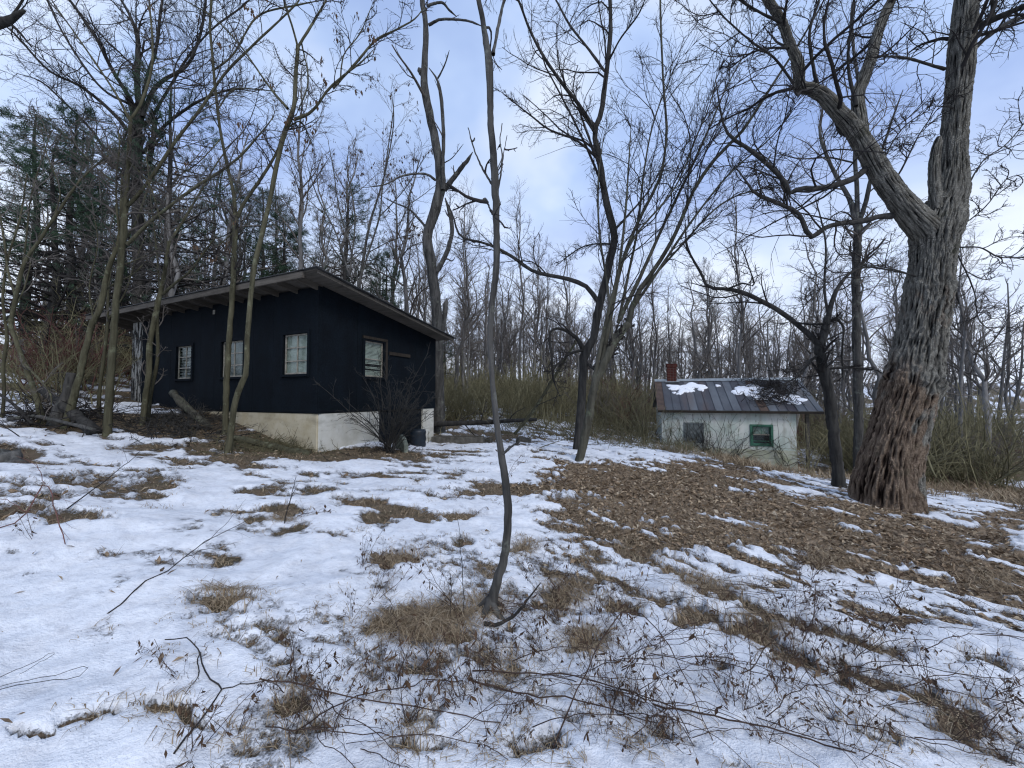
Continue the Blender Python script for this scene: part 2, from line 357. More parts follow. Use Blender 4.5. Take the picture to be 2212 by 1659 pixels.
M['twig_mid'] = bark('brown_twigs', (.085, .075, .068), (.20, .18, .16), 8, None, .1, .6)  # lightened like the far bark in place of haze; nearer crowns share it
M['bramble'] = bark('bramble_stem', (.035, .022, .018), (.10, .07, .055), 12, None, .2, .5)
M['twig_red'] = bark('reddish_twigs', (.08, .035, .03), (.2, .1, .085), 12, None, .2, .5)

def plain(name, c0, c1, scale=6, rough=.8, spec=.3, bump=.3, stretch=None, dist=.01, detail=5):
    k = NT(name, rough, spec); f = k.noise(scale, detail, .6, stretch); k.color(k.ramp(f, [(.3, c0), (.7, c1)])); k.bump(f, bump, dist); return k.m
M['leaf_dead'] = None
k = NT('withered_leaf', .9, .1); k.color(k.mix(k.rand(), (.05, .032, .022), (.11, .07, .045))); M['leaf_dead'] = k.m
k = NT('fallen_leaves', .85, .2); t = k.attr('tone'); g = k.noise(60, 1); k.color(k.mix(.35, k.ramp(t, [(0, (.045, .030, .020)), (.3, (.18, .125, .078)), (.65, (.34, .25, .16)), (.92, (.48, .39, .27)), (1, (.6, .52, .4))]), k.ramp(g, [(.35, (.06, .04, .03)), (.65, (.38, .29, .2))]))); M['litter'] = k.m
k = NT('dry_grass', .85, .2); t = k.attr('tone'); g = k.noise(3, 2); k.color(k.mix(.3, k.ramp(t, [(0, (.08, .055, .035)), (.4, (.24, .175, .11)), (.8, (.42, .33, .215)), (1, (.55, .46, .32))]), k.ramp(g, [(.35, (.14, .10, .06)), (.65, (.36, .27, .17))]))); M['grass'] = k.m
k = NT('pine_needles', .8, .2); f = k.noise(2.5, 4); k.color(k.ramp(f, [(.3, (.02, .045, .028)), (.7, (.07, .12, .07))])); M['needles'] = k.m

# ground
k = NT('ground_with_snow', .9, .15)
sn = k.attr('snow'); li = k.attr('litter')
fine = k.noise(26, 5, .7); finer = k.noise(90, 3, .6); mid = k.noise(7, 5, .65)
m = k.math('ADD', sn, k.math('MULTIPLY', k.math('SUBTRACT', fine, .5), .85))
m = k.math('ADD', m, k.math('MULTIPLY', k.math('SUBTRACT', finer, .5), .5))
mask = k.ramp(m, [(.46, (0, 0, 0)), (.53, (.45, .45, .45)), (.66, (1, 1, 1))])
leafc = k.mix(.6, k.ramp(finer, [(.35, (.07, .05, .032)), (.65, (.34, .25, .165))]), k.ramp(mid, [(.35, (.12, .088, .056)), (.65, (.31, .235, .16))]))
dirt = k.mix(.55, k.ramp(finer, [(.35, (.035, .027, .018)), (.65, (.19, .145, .10))]), k.ramp(mid, [(.38, (.06, .055, .03)), (.62, (.16, .115, .078))]))
soil = k.mix(li, dirt, leafc)
# old snow: grey where it has thinned to slush, with specks
thin = k.ramp(sn, [(.55, (.40, .41, .44)), (.88, (.82, .825, .84))])
spk = k.mix(1.0, k.ramp(k.noise(120, 3, .8), [(.62, (1, 1, 1)), (.72, (.42, .36, .31))]), k.ramp(k.noise(14, 8, .8, (1, 1.6, 1)), [(.38, (.66, .67, .70)), (.52, (1, 1, 1))]), 'MULTIPLY')
snow = k.mix(.58, k.mix(k.ramp(mid, [(.36, (0, 0, 0)), (.56, (1, 1, 1))]), thin, (.85, .87, .90)), spk, 'MULTIPLY')
snow = k.mix(.5, snow, k.ramp(k.noise(2.0, 9, .72, (1, 1.5, 1)), [(.36, (.64, .65, .68)), (.56, (1, 1, 1))]), 'MULTIPLY')  # broad blue-grey mottling: soft drift shading put into the colour, with dirt
k.color(k.mix(mask, soil, snow))
h = k.math('ADD', k.math('MULTIPLY', mask, .9), k.math('ADD', k.math('MULTIPLY', mid, .9), k.math('MULTIPLY', finer, .5)))
k.bump(h, .85, .022)
k.l(k.math('SUBTRACT', .95, k.math('MULTIPLY', mask, .35)), k.b.inputs['Roughness'])
M['ground'] = k.m

# shed
k = NT('navy_black_siding', .85, .12); f = k.noise(3, 6, .65, (1, 1, .6)); g = k.noise(30, 3)
k.color(k.mix(.4, k.ramp(f, [(.3, (.0012, .0026, .0046)), (.7, (.0042, .0092, .0150))]), k.ramp(g, [(.3, (.001, .0016, .0025)), (.7, (.0085, .012, .016))]))); k.bump(g, .25, .006); M['siding'] = k.m
def wood(name, a, b, axis=(.25, 3, 3)):
    k = NT(name, .9, .15); f = k.noise(7, 6, .7, axis, .5); g = k.noise(1.6, 3)
    k.color(k.mix(.4, k.ramp(f, [(.3, a), (.7, b)]), k.ramp(g, [(.3, a), (.7, b)]))); k.bump(f, .5, .006); return k.m
M['grey_wood'] = wood('weathered_grey_wood', (.05, .044, .037), (.165, .148, .125))
M['rafter_wood'] = wood('rafter_wood', (.045, .038, .03), (.13, .115, .095), (3, .25, 3))
M['roof_metal'] = plain('dark_rusty_roofing', (.018, .02, .022), (.07, .07, .068), 4, .6, .4, .2)
M['frame_dark'] = wood('dark_window_frame', (.014, .012, .010), (.05, .042, .034), (3, 3, .3))
M['frame_white'] = plain('chipped_cream_paint', (.16, .148, .12), (.34, .32, .27), 14, .7, .3, .2)
M['blind'] = plain('dusty_blind_slats', (.36, .36, .33), (.62, .62, .58), 5, .6, .3, .1)
M['blind_dark'] = plain('dim_blind_slats', (.10, .10, .095), (.22, .22, .21), 5, .6, .3, .1)  # darker copy of the slats, dimness of two windows put into colour
M['window_backing'] = plain('green_reflection_sheet', (.30, .36, .31), (.60, .64, .57), 4, .9, .1, .1)  # green tint of the glass reflection put into the sheet's colour
M['inside'] = plain('dim_interior', (.01, .01, .01), (.03, .028, .025), 5)  # near-black, the dimness indoors put into the colour
k = NT('window_glass', .08, .5); tr = k.n('ShaderNodeBsdfTransparent'); ms = k.n('ShaderNodeMixShader'); gl = k.n('ShaderNodeBsdfGlossy'); gl.inputs['Roughness'].default_value = .06
gl.inputs['Color'].default_value = (.8, .85, .85, 1); tr.inputs['Color'].default_value = (.82, .86, .84, 1); ms.inputs[0].default_value = .07
fr = k.n('ShaderNodeLayerWeight'); k.l(k.math('MULTIPLY_ADD', k.math('POWER', fr.outputs['Facing'], 4.0), .5), ms.inputs[0]); ms.inputs[0].links[0].from_node.inputs[2].default_value = .035; k.l(tr.outputs[0], ms.inputs[1]); k.l(gl.outputs[0], ms.inputs[2])
k.l(ms.outputs[0], k.t.nodes['Material Output'].inputs[0]); M['glass'] = k.m
def concrete(name, base, warm, stain):
    k = NT(name, .9, .2); f = k.noise(2.2, 6, .65); g = k.noise(18, 5, .7); lo = k.noise(1.1, 5, .6, (1, 1, 3))
    col = k.mix(k.ramp(f, [(.38, (0, 0, 0)), (.66, (1, 1, 1))]), base, warm)
    col = k.mix(k.ramp(g, [(.60, (0, 0, 0)), (.72, (.8, .8, .8))]), col, stain)
    col = k.mix(k.ramp(lo, [(.52, (0, 0, 0)), (.7, (.7, .7, .7))]), col, stain)
    k.color(col); k.bump(k.math('ADD', f, k.math('MULTIPLY', g, .5)), .5, .012); return k.m
M['foundation_front'] = concrete('yellowed_whitewashed_concrete', (.50, .45, .33), (.40, .34, .22), (.22, .19, .13))
M['foundation_side'] = concrete('grey_whitewashed_concrete', (.56, .56, .52), (.44, .43, .37), (.26, .25, .21))
M['cottage_base'] = concrete('mossy_whitewashed_concrete', (.52, .53, .46), (.34, .36, .24), (.2, .21, .13))
k = NT('peeling_paint_board', .85, .2); f = k.noise(9, 6, .75, (1, 1, .22), .3)
k.color(k.mix(k.ramp(f, [(.49, (0, 0, 0)), (.54, (1, 1, 1))]), (.018, .018, .016), (.34, .34, .31))); k.bump(f, .4, .01); M['peel'] = k.m
# cottage
k = NT('peeling_white_wall', .85, .2); f = k.noise(5, 6, .75, (1, 1, .35), .2); g = k.noise(1.4, 4)
col = k.mix(k.ramp(g, [(.4, (0, 0, 0)), (.6, (1, 1, 1))]), (.62, .64, .60), (.46, .53, .48)); col = k.mix(k.ramp(f, [(.58, (0, 0, 0)), (.62, (1, 1, 1))]), col, (.22, .26, .21)); col = k.mix(k.ramp(k.noise(2.2, 6, .7, (2.5, 2.5, .5)), [(.5, (0, 0, 0)), (.68, (.6, .6, .6))]), col, (.30, .29, .24)); k.color(col); k.bump(f, .3, .01); M['white_wall'] = k.m
k = NT('weathered_roof_metal', .55, .5); f = k.noise(2.1, 5, .6, (1, .5, .5)); g = k.noise(1.3, 3, .5, (1.6, .35, .35)); q = k.rand()
col = k.ramp(k.math('ADD', k.math('MULTIPLY', f, .55), k.math('MULTIPLY', q, .45)), [(.22, (.04, .034, .038)), (.42, (.07, .075, .082)), (.6, (.12, .13, .14)), (.8, (.10, .085, .075)), (.94, (.07, .052, .045))])
k.color(k.mix(k.ramp(g, [(.58, (0, 0, 0)), (.72, (.45, .45, .45))]), col, (.09, .055, .04))); k.b.inputs['Metallic'].default_value = .15; k.bump(f, .15, .01); M['cottage_roof'] = k.m
k = NT('rusted_roof_panel', .7, .3); f = k.noise(4, 5, .6); k.color(k.ramp(f, [(.3, (.05, .034, .026)), (.7, (.105, .070, .052))])); M['rust_panel'] = k.m
M['seam'] = plain('galvanised_ridge', (.16, .18, .19), (.30, .33, .34), 6, .5, .5, .1)
M['green_frame'] = plain('green_painted_frame', (.02, .085, .055), (.06, .17, .115), 9, .6, .3, .3)
M['grey_shutter'] = plain('grey_board_shutter', (.10, .12, .12), (.2, .22, .22), 6, .85, .2, .3)
k = NT('old_red_brick', .9, .15); f = k.noise(20, 3); k.color(k.mix(k.rand(), (.060, .022, .018), (.10, .036, .028))); k.bump(f, .4, .005); M['brick'] = k.m
M['mortar'] = plain('mortar', (.12, .09, .08), (.2, .16, .14), 20)
k = NT('snow', .6, .3); f = k.noise(20, 4); k.color(k.ramp(f, [(.3, (.76, .78, .83)), (.6, (.86, .88, .91))])); k.bump(f, .4, .01); M['snow'] = k.m
M['block'] = plain('grey_concrete_block', (.05, .047, .04), (.13, .122, .105), 9, .95, .1, .6)
M['stone_green'] = plain('mossy_stone', (.10, .12, .10), (.24, .26, .22), 8, .95, .1, .8, None, .02)
M['blue_drum'] = plain('dark_blue_barrel', (.003, .007, .012), (.009, .018, .028), 5, .5, .4, .1)
# the big tree: ridged bark, reddish where it rots
k = NT('rotting_ridged_bark', .93, .12); a = k.attr('ridge'); w = k.attr('rot'); f = k.noise(10, 6, .7, (1, 1, .3), .3); g = k.noise(3, 5, .6)
grey = k.ramp(k.math('ADD', k.math('MULTIPLY', a, .7), k.math('MULTIPLY', f, .4)), [(.28, (.010, .010, .009)), (.55, (.165, .158, .138)), (.9, (.42, .405, .35))])
red = k.ramp(k.math('ADD', k.math('MULTIPLY', a, .7), k.math('MULTIPLY', f, .4)), [(.28, (.018, .009, .006)), (.55, (.175, .122, .088)), (.9, (.40, .30, .215))])
wf = k.math('ADD', w, k.math('MULTIPLY', k.math('SUBTRACT', f, .5), .7)); col = k.mix(k.ramp(wf, [(.25, (0, 0, 0)), (.8, (.92, .92, .92))]), grey, red)
col = k.mix(k.ramp(g, [(.6, (0, 0, 0)), (.72, (.55, .55, .55))]), col, (.07, .075, .045)); vo = k.n('ShaderNodeTexVoronoi'); vo.feature = 'DISTANCE_TO_EDGE'; mp = k.n('ShaderNodeMapping'); mp.inputs['Scale'].default_value = (17, 17, 5.5); wv = k.n('ShaderNodeVectorMath', operation='ADD'); nz = k.n('ShaderNodeTexNoise'); nz.inputs['Scale'].default_value = 4; k.l(k.c.outputs['Object'], nz.inputs['Vector'])
vs_ = k.n('ShaderNodeVectorMath', operation='SCALE'); vs_.inputs['Scale'].default_value = .22; k.l(nz.outputs['Color'], vs_.inputs[0]); k.l(k.c.outputs['Object'], wv.inputs[0]); k.l(vs_.outputs[0], wv.inputs[1]); k.l(wv.outputs[0], mp.inputs[0]); k.l(mp.outputs[0], vo.inputs['Vector'])
ck = k.ramp(vo.outputs['Distance'], [(.01, (.32, .30, .28)), (.10, (1, 1, 1))]); col = k.mix(.85, col, ck, 'MULTIPLY'); k.color(col); k.bump(k.math('ADD', k.math('MULTIPLY', f, .6), k.math('MINIMUM', k.math('MULTIPLY', vo.outputs['Distance'], 4.0), .9)), .9, .03); M['oak'] = k.m

# ------------------------------------------------------------------ ground sheet
th = np.concatenate([np.linspace(-62, 62, 530), np.linspace(62, 298, 34)[1:-1]]); th = np.radians(th)
rr = np.concatenate([np.geomspace(.45, 90, 460), np.geomspace(90, 900, 14)[1:]])
TH, RR = np.meshgrid(th, rr, indexing='ij'); X = RR * np.sin(TH); Y = RR * np.cos(TH)
Z = GZ(X.ravel(), Y.ravel()).reshape(X.shape)
nt_, nr_ = X.shape; idx = np.arange(nt_ * nr_).reshape(nt_, nr_); nx = np.roll(idx, -1, axis=0)
Q = np.stack([idx[:, :-1], idx[:, 1:], nx[:, 1:], nx[:, :-1]], -1).reshape(-1, 4)[:, ::-1]
V = np.concatenate([np.stack([X, Y, Z], -1).reshape(-1, 3), [[0, 0, float(GZ(np.array([0.]), np.array([0.]))[0])]]])
T = np.stack([np.full(nt_, len(V) - 1), idx[:, 0], nx[:, 0]], -1)[:, ::-1]
me = mesh_np('ground', V, Q, T, True)
attr(me, 'snow', np.clip(SNOW(V[:, 0], V[:, 1]), 0, 1)); attr(me, 'litter', LITTER(V[:, 0], V[:, 1]))
ground = tag(link('ground', me, M['ground']), kind='structure')
# ------------------------------------------------------------------ the black shed
ZB = 1.24                                  # bottom of the siding
shed = empty('garden_shed', (-3.89, 7.7, 0), math.atan2(-.426, .905),
             'black navy wooden shed with a sloping overhanging roof on a whitewashed concrete foundation', 'shed')
LEN, DEP, OH, RO, LO = 8.0, 3.9, .49, .55, 1.15
def rtop(y): return 3.95 - .15 * (y + OH)      # roof surface height
def wall_boxes(a0, a1, z0, z1, holes):
    """rectangles left of a wall strip once the holes (a0,a1,z0,z1) are out"""
    holes = sorted(holes); o = []; x = a0
    for h in holes:
        if h[0] > x: o.append((x, h[0], z0, z1))
        o.append((h[0], h[1], z0, h[2])); o.append((h[0], h[1], h[3], z1)); x = h[1]
    if x < a1: o.append((x, a1, z0, z1))
    return o
WF = [(-5.27, -4.55, 2.02, 2.86), (-3.28, -2.42, 2.02, 2.86), (-1.04, -.28, 2.03, 2.87)]
WSIDE = (1.2, 1.80, 2.03, 2.86)
# front wall as upright sheets of siding
edges = [-6.1, -5.6, -4.2, -3.6, -2.1, -1.4, 0]
for a, b in zip(edges[:-1], edges[1:]):
    mb = MB(); j = rng.normal() * .002
    for (x0, x1, z0, z1) in wall_boxes(a + .003, b - .003, ZB, 3.79, [h for h in WF if h[0] >= a and h[1] <= b]): mb.box(x0, x1, j, .09, z0, z1)
    mb.build('siding_panel', M['siding'], shed)
# gable wall, each sheet cut under the slope
for a, b in ((.094, 1.0), (1.0, 2.1), (2.1, 3.0), (3.0, DEP)):
    mb = MB(); x0, x1 = -.09, rng.normal() * .002
    if a == 1.0:
        h = WSIDE
        for y0, y1, z0, z1 in ((a+.003, h[0], ZB, None), (h[0], h[1], ZB, h[2]), (h[0], h[1], h[3], None), (h[1], b-.003, ZB, None)):
            zt0 = rtop(y0) - .05 if z1 is None else z1; zt1 = rtop(y1) - .05 if z1 is None else z1
            mb.prism([(y0, z0), (y1, z0), (y1, zt1), (y0, zt0)], 'x', x0, x1)
    else:
        zb = ZB if a != 2.1 and a != 3.0 else ZB
        mb.prism([(a+.003, zb), (b-.003, zb), (b-.003, rtop(b) - .05), (a+.003, rtop(a) - .05)], 'x', x0, x1)
    mb.build('siding_panel', M['siding'], shed)
MB().box(-LEN, -.09, DEP - .09, DEP, ZB - .9, rtop(DEP) - .06).box(-LEN, -LEN + .09, 1.2, DEP - .09, .9, 3.15).build('back_wall', M['siding'], shed)
MB().box(-LEN + .09, -.1, .1, DEP - .1, ZB - .06, ZB - .01).build('floor', M['inside'], shed)
MB().box(-.115, .012, -.012, .095, ZB - .01, 3.79).build('corner_board', M['siding'], shed)
# left end: upright boards, paint peeling off, set back in the porch
x = -LEN; k = 0; r2 = random.Random(3)
while x < -6.62:
    w = r2.uniform(.13, .2); MB().box(x, min(x + w - .012, -6.6), .10 + r2.uniform(0, .03), .13 + r2.uniform(0, .03), 1.0, 3.72).build('peeling_board', M['peel'] if k < 4 or k == 6 else M['siding'], shed); x += w; k += 1
MB().box(-6.6, -6.13, .06, .10, 1.1, 3.72).build('door', M['siding'], shed)
for x in (-6.62, -6.12): MB().box(x - .03, x + .03, .02, .06, 1.05, 3.72).build('door_post', M['siding'], shed)
# windows
def window(parent, hole, face, wall, cols, rows, fr, window_backing=None, blind_top=0.0, broken=0):
    """face 'f': wall in x at y=0 looking -y; 's': wall in y at x=0 looking +x"""
    a0, a1, z0, z1 = hole
    def bx(mb, p0, p1, d0, d1, q0, q1):       # d: depth measured out of the wall
        if face == 'f': mb.box(p0, p1, wall - d1, wall - d0, q0, q1)
        else: mb.box(wall + d0, wall + d1, p0, p1, q0, q1)
    t = .06
    f = MB()
    bx(f, a0 - t, a0, -.02, .035, z0 - t, z1 + t); bx(f, a1, a1 + t, -.02, .035, z0 - t, z1 + t)
    bx(f, a0, a1, -.02, .033, z1, z1 + t); bx(f, a0 - .02, a1 + .02, -.02, .055, z0 - .05, z0)
    fo = f.build('window', M['siding'] if parent is shed else fr, parent)
    s = MB(); d0, d1 = -.05, -.025; w = .032
    bx(s, a0, a0 + w, d0, d1, z0, z1); bx(s, a1 - w, a1, d0, d1, z0, z1); bx(s, a0 + w, a1 - w, d0, d1, z0, z0 + w * 1.2); bx(s, a0 + w, a1 - w, d0, d1, z1 - w, z1)
    s.build('sash', fr, fo)
    for i in range(1, cols):
        m_ = MB(); c = a0 + (a1 - a0) * i / cols; bx(m_, c - .011, c + .011, d0 + .002, d1 - .002, z0 + w, z1 - w); m_.build('glazing_bar', fr, fo)
    for i in range(1, rows):
        m_ = MB(); c = z0 + (z1 - z0) * i / rows; bx(m_, a0 + w, a1 - w, d0 + .004, d1 - .004, c - .011, c + .011); m_.build('glazing_bar', fr, fo)
    for i in range(cols):
        for j in range(rows):
            g = MB(); ca = a0 + (a1 - a0) * i / cols; cb = a0 + (a1 - a0) * (i + 1) / cols; qa = z0 + (z1 - z0) * j / rows; qb = z0 + (z1 - z0) * (j + 1) / rows
            bx(g, ca + .012, cb - .012, -.041, -.038, qa + .012, qb - .012); g.build('pane', M['glass'], fo)
    return fo, bx
for h, cu, nb in ((WF[0], 'blind', .5), (WF[1], 'blind', 1), (WF[2], 'window_backing', 1)):
    fo, bx = window(shed, h, 'f', 0, 2, 3, M['frame_white'])
    b = MB(); z = h[3] - .03; n = 0
    while z > h[2] + .02:
        if not (h is WF[0] and n % 3 == 1): bx(b, h[0] + .01, h[1] - .01, -.072, -.058, z - .020, z)
        z -= .025; n += 1
    b.build('blind', M['blind'] if h is WF[2] else M['blind_dark'], fo)
    if h is not WF[0]:
        b = MB(); bx(b, h[0] + .01, h[1] - .01, -.088, -.078, h[2], h[3]); b.build('window_backing', M['window_backing' if h is WF[2] else 'grey_shutter'], fo)  # pale sheet carries the painted reflection, grey one the dimness behind glass
fo, bx = window(shed, WSIDE, 's', 0, 1, 2, M['frame_white'])
b = MB(); z = WSIDE[3] - .02; n = 0
while z > WSIDE[2] + .02:
    if n not in (17, 18, 21): bx(b, WSIDE[0] + .01, WSIDE[1] - .01, -.07, -.056, z - .022 + .004 * math.sin(n), z)
    z -= .03; n += 1
b.build('blind', M['blind'], fo)
f = MB().box(.012, .05, 1.84, 1.90, 2.0, 2.93).box(.012, .05, 1.14, 1.90, 2.90, 2.96); f.build('casing_strip', M['frame_dark'], shed)
MB().box(.004, .035, 1.98, 2.75, 2.60, 2.68).build('nailed_board', M['frame_dark'], shed)
# foundation
fm = MB(); fm.box(-7.9, -.02, .02, .06, -.2, ZB - .02)
link('foundation_front', fm.mesh('foundation_front', .012), M['foundation_front'], shed)
link('foundation_side', MB().box(-.22, -.02, .062, 1.72, -.4, ZB - .02).mesh('foundation_side', .012), M['foundation_side'], shed)
link('foundation_pier', MB().box(-.24, -.02, 3.36, 3.86, -.6, ZB + .01).mesh('foundation_pier', .012), M['foundation_side'], shed)
link('foundation_back', MB().box(-7.9, -.24, 3.66, 3.88, -.6, ZB - .02).mesh('foundation_back'), M['foundation_side'], shed)
MB().box(-.9, -.84, .3, 3.6, -.4, ZB - .06).build('cellar_dark_back', M['siding'], shed)  # near-black sheet deeper in, painted shade of the cellar
MB().box(-.12, -.06, 1.74, 3.34, .0, ZB - .03).build('cellar_dark_panel', M['siding'], shed)  # near-black panel closing the opening, its dark interior put into colour
# roof: rafters, fascia, deck boards seen from below, rake boards, roofing sheets
for x in [-.03 - .62 * q for q in range(13)] + [-8.3, -8.9]:
    x = float(x); yb_ = DEP - .1 if x > -7.9 else .9
    MB().prism([(-OH + .02, rtop(-OH) - .165), (yb_, rtop(yb_) - .19), (yb_, rtop(yb_) - .045), (-OH + .02, rtop(-OH) - .045)], 'x', x - .022, x + .022).build('rafter', M['rafter_wood'], shed)
xa, xb = -LEN - LO, RO
for a, b, dz in ((xa, -6.0, 0), (-5.994, -2.6, .006), (-2.594, .20, 0)):
    MB().box(a, b, -OH - .025, -OH + .017, rtop(-OH) - .15 + dz, rtop(-OH) - .03 + dz).build('fascia_board', M['grey_wood'], shed)
y = -OH
while y < 4.02:
    y1 = min(y + .145, 4.05); mb = MB(); e = rng.uniform(0, .03)
    mb.prism([(y + .004, rtop(y) - .043), (y1 - .004, rtop(y1) - .043), (y1 - .004, rtop(y1) - .022), (y + .004, rtop(y) - .022)], 'x', xa + e, xb - e); mb.build('deck_board', M['grey_wood'], shed); y = y1
for yy0, yy1 in ((-OH + .05, 2.3), (2.304, 4.04)):
    MB().prism([(yy0, rtop(yy0) - .085), (yy1, rtop(yy1) - .085), (yy1, rtop(yy1) - .045), (yy0, rtop(yy0) - .045)], 'x', xb - .05, xb - .012).build('rake_board', M['grey_wood'], shed)
x = xa - .04
while x < xb + .04:
    w = min(.66, xb + .05 - x)
    if w < .1: break
    mb = MB(); lift = rng.uniform(0, .008)
    for y0, y1 in ((-OH - .05, 0.0), (0.0, 2.2), (2.2, 4.08)):
        mb.prism([(y0, rtop(max(y0, -OH)) - .018 + lift), (y1, rtop(y1) - .018 + lift), (y1, rtop(y1) - .006 + lift), (y0, rtop(max(y0, -OH)) - .006 + lift)], 'x', x + .002, x + w + .012)
    mb.box(x + w - .004, x + w + .016, -OH - .05, -OH + .1, rtop(-OH) - .012, rtop(-OH) + .008)
    mb.build('roofing_sheet', M['roof_metal'], shed); x += w
MB().box(-3.70, -3.62, -.012, .04, 3.56, 3.66).build('insulator', M['frame_white'], shed)

# ------------------------------------------------------------------ the white cottage
CANG = math.atan2(-.298, .954); CX, CY = 5.89, 15.2
cot = empty('small_cottage', (CX, CY, 0), CANG, 'small white cottage with green framed window and rusty metal roof patched with snow', 'cottage')
CL, CD = 4.5, 3.6
CW = [(.78, 1.49, -.18, .59), (3.04, 3.77, -.23, .56)]
mb = MB()
for q in wall_boxes(0, CL, -.36, 1.12, CW): mb.box(q[0], q[1], 0, .12, q[2], q[3])
mb.build('front_wall', M['white_wall'], cot)
MB().prism([(.12, -.36), (CD, -.36), (CD, 1.12), (CD / 2, 2.15), (.12, 1.2)], 'x', CL - .12, CL).build('end_wall', M['white_wall'], cot)
MB().prism([(.12, -.36), (CD, -.36), (CD, 1.12), (CD / 2, 2.15), (.12, 1.2)], 'x', 0, .12).build('end_wall', M['white_wall'], cot)
MB().box(.12, CL - .12, CD - .12, CD, -.36, 1.12).build('back_wall', M['white_wall'], cot)
for i, (z0, z1) in enumerate(((-1.5, -.98), (-.972, -.67), (-.662, -.362))):
    link('foundation_course', MB().box(-.01 - .01 * i, CL + .012 - .006 * i, -.03 + .008 * i, CD, z0, z1).mesh('foundation_course', .008), M['cottage_base'], cot)
def cwindow(h, fr, glass=True):
    a0, a1, z0, z1 = h; f = MB(); t = .07
    f.box(a0 - .005, a0 + t, -.03, .04, z0, z1).box(a1 - t, a1 + .005, -.03, .04, z0, z1).box(a0 + t, a1 - t, -.028, .04, z1 - t, z1).box(a0 + t, a1 - t, -.028, .04, z0, z0 + t)
    fo = f.build('window', fr, cot)
    f = MB().box(a0 + t, a0 + t + .035, .02, .05, z0 + t, z1 - t).box(a1 - t - .035, a1 - t, .02, .05, z0 + t, z1 - t).box(a0 + t, a1 - t, .018, .05, z1 - t - .03, z1 - t).box(a0 + t, a1 - t, .018, .05, z0 + t, z0 + t + .03)
    f.build('sash', fr, fo)
    zm = z1 - t - (z1 - z0) * .38
    MB().box(a0 + t + .03, a1 - t - .03, .015, .045, zm - .02, zm + .015).build('meeting_rail', M['frame_white'], fo)
    MB().box(a0 + t + .03, a1 - t - .03, .015, .045, z0 + t + .10, z0 + t + .125).build('glazing_bar', M['green_frame'], fo)
    c = (a0 + a1) / 2
    MB().box(c - .01, c + .01, .02, .04, zm, z1 - t).build('glazing_bar', M['green_frame'], fo)
    for q in ((a0 + t + .03, a1 - t - .03, z0 + t + .03, zm - .02), (a0 + t + .03, a1 - t - .03, zm + .016, z1 - t - .03)): MB().box(q[0], q[1], .033, .037, q[2], q[3]).build('pane', M['glass'], fo)
    MB().box(a0, a1, .14, .16, z0, z1).build('window_backing', M['inside'], fo)  # near-black sheet behind the panes, painted shade of the room
    MB().box(a0 + .1, a1 - .1, .12, .135, zm + .02, z1 - .05).build('net_curtain', M['window_backing'], fo)
cwindow(CW[1], M['green_frame'])
a0, a1, z0, z1 = CW[0]
f = MB().box(a0, a0 + .06, -.02, .04, z0, z1).box(a1 - .06, a1, -.02, .04, z0, z1).box(a0 + .06, a1 - .06, -.02, .04, z1 - .06, z1).box(a0 + .06, a1 - .06, -.02, .04, z0, z0 + .05)
fo = f.build('window', M['grey_shutter'], cot); fo['label'] = 'grey window grown over with bare vines'
for i in range(4):
    w = (a1 - a0 - .12) / 4; MB().box(a0 + .062 + i * w, a0 + .055 + (i + 1) * w, .0, .02, z0 + .05, z1 - .06).build('shutter_board', M['grey_shutter'], fo)
# roof
ex0, ex1 = -.16, 5.24; ze, zr = 1.06, 2.30; ye, yr = -.26, 1.8
sl = (zr - ze) / (yr - ye)
pw = .29; x = ex0; i = 0
while x < ex1 - .05:
    x1 = min(x + pw, ex1); j = rng.normal() * .003
    mb = MB().prism([(ye, ze + j), (yr, zr + j), (yr, zr + .012 + j), (ye, ze + .012 + j)], 'x', x + .004, x1 - .004)
    mb.prism([(ye, ze + .01), (yr, zr + .01), (yr, zr + .04), (ye, ze + .04)], 'x', x - .009, x + .009)
    mb.build('roof_panel', M['rust_panel'] if i in (0, 12) else M['cottage_roof'], cot)
    MB().prism([(2 * yr - ye, ze), (yr + .004, zr), (yr + .004, zr + .012), (2 * yr - ye, ze + .012)], 'x', x + .004, x1 - .004).build('roof_panel', M['cottage_roof'], cot)
    x = x1; i += 1
MB().prism([(yr - .16, zr - .055), (yr, zr + .045), (yr + .16, zr - .055), (yr, zr + .055)], 'x', ex0, ex1).build('ridge_cap', M['seam'], cot)
MB().box(ex0, ex1, ye - .02, ye + .02, ze - .09, ze - .006).build('eave_board', M['frame_dark'], cot)
for x in (ex0 + .012, ex1 - .045): MB().prism([(ye + .02, ze - .09), (yr, zr - .09), (yr, zr - .006), (ye + .02, ze - .006)], 'x', x, x + .033).build('barge_board', M['grey_wood'], cot)
MB().box(4.80, 4.90, .0, .10, -1.5, 1.0).build('porch_post', M['grey_wood'], cot)
# snow left on the metal, lying on the slope
def roof_snow(cx, cy, rx, ry, n=26, seed=0):
    r = random.Random(seed); pts = []
    for i in range(n):
        a = i * 2 * math.pi / n; q = 1 + .28 * math.sin(3 * a + seed) + .18 * math.sin(5 * a + 2 * seed) + r.uniform(-.10, .10); pts.append((cx + rx * q * math.cos(a), cy + ry * q * math.sin(a)))
    V = []; F = []; N = n
    for sc, hh in ((1, .018), (.93, .045), (.72, .058), (.35, .062)):
        for (px, py) in pts:
            qx, qy = cx + (px - cx) * sc, cy + (py - cy) * sc; V.append((qx, qy, ze + (qy - ye) * sl + hh))
    for k in range(3):
        for i in range(N): j = (i + 1) % N; F.append((k*N+i, k*N+j, (k+1)*N+j, (k+1)*N+i))
    F.append(tuple(range(3 * N, 4 * N)))
    me = bpy.data.meshes.new('snow_patch'); me.from_pydata(V, [], F); me.polygons.foreach_set('use_smooth', [True] * len(F))
    o = link('snow_patch', me, M['snow'], cot)
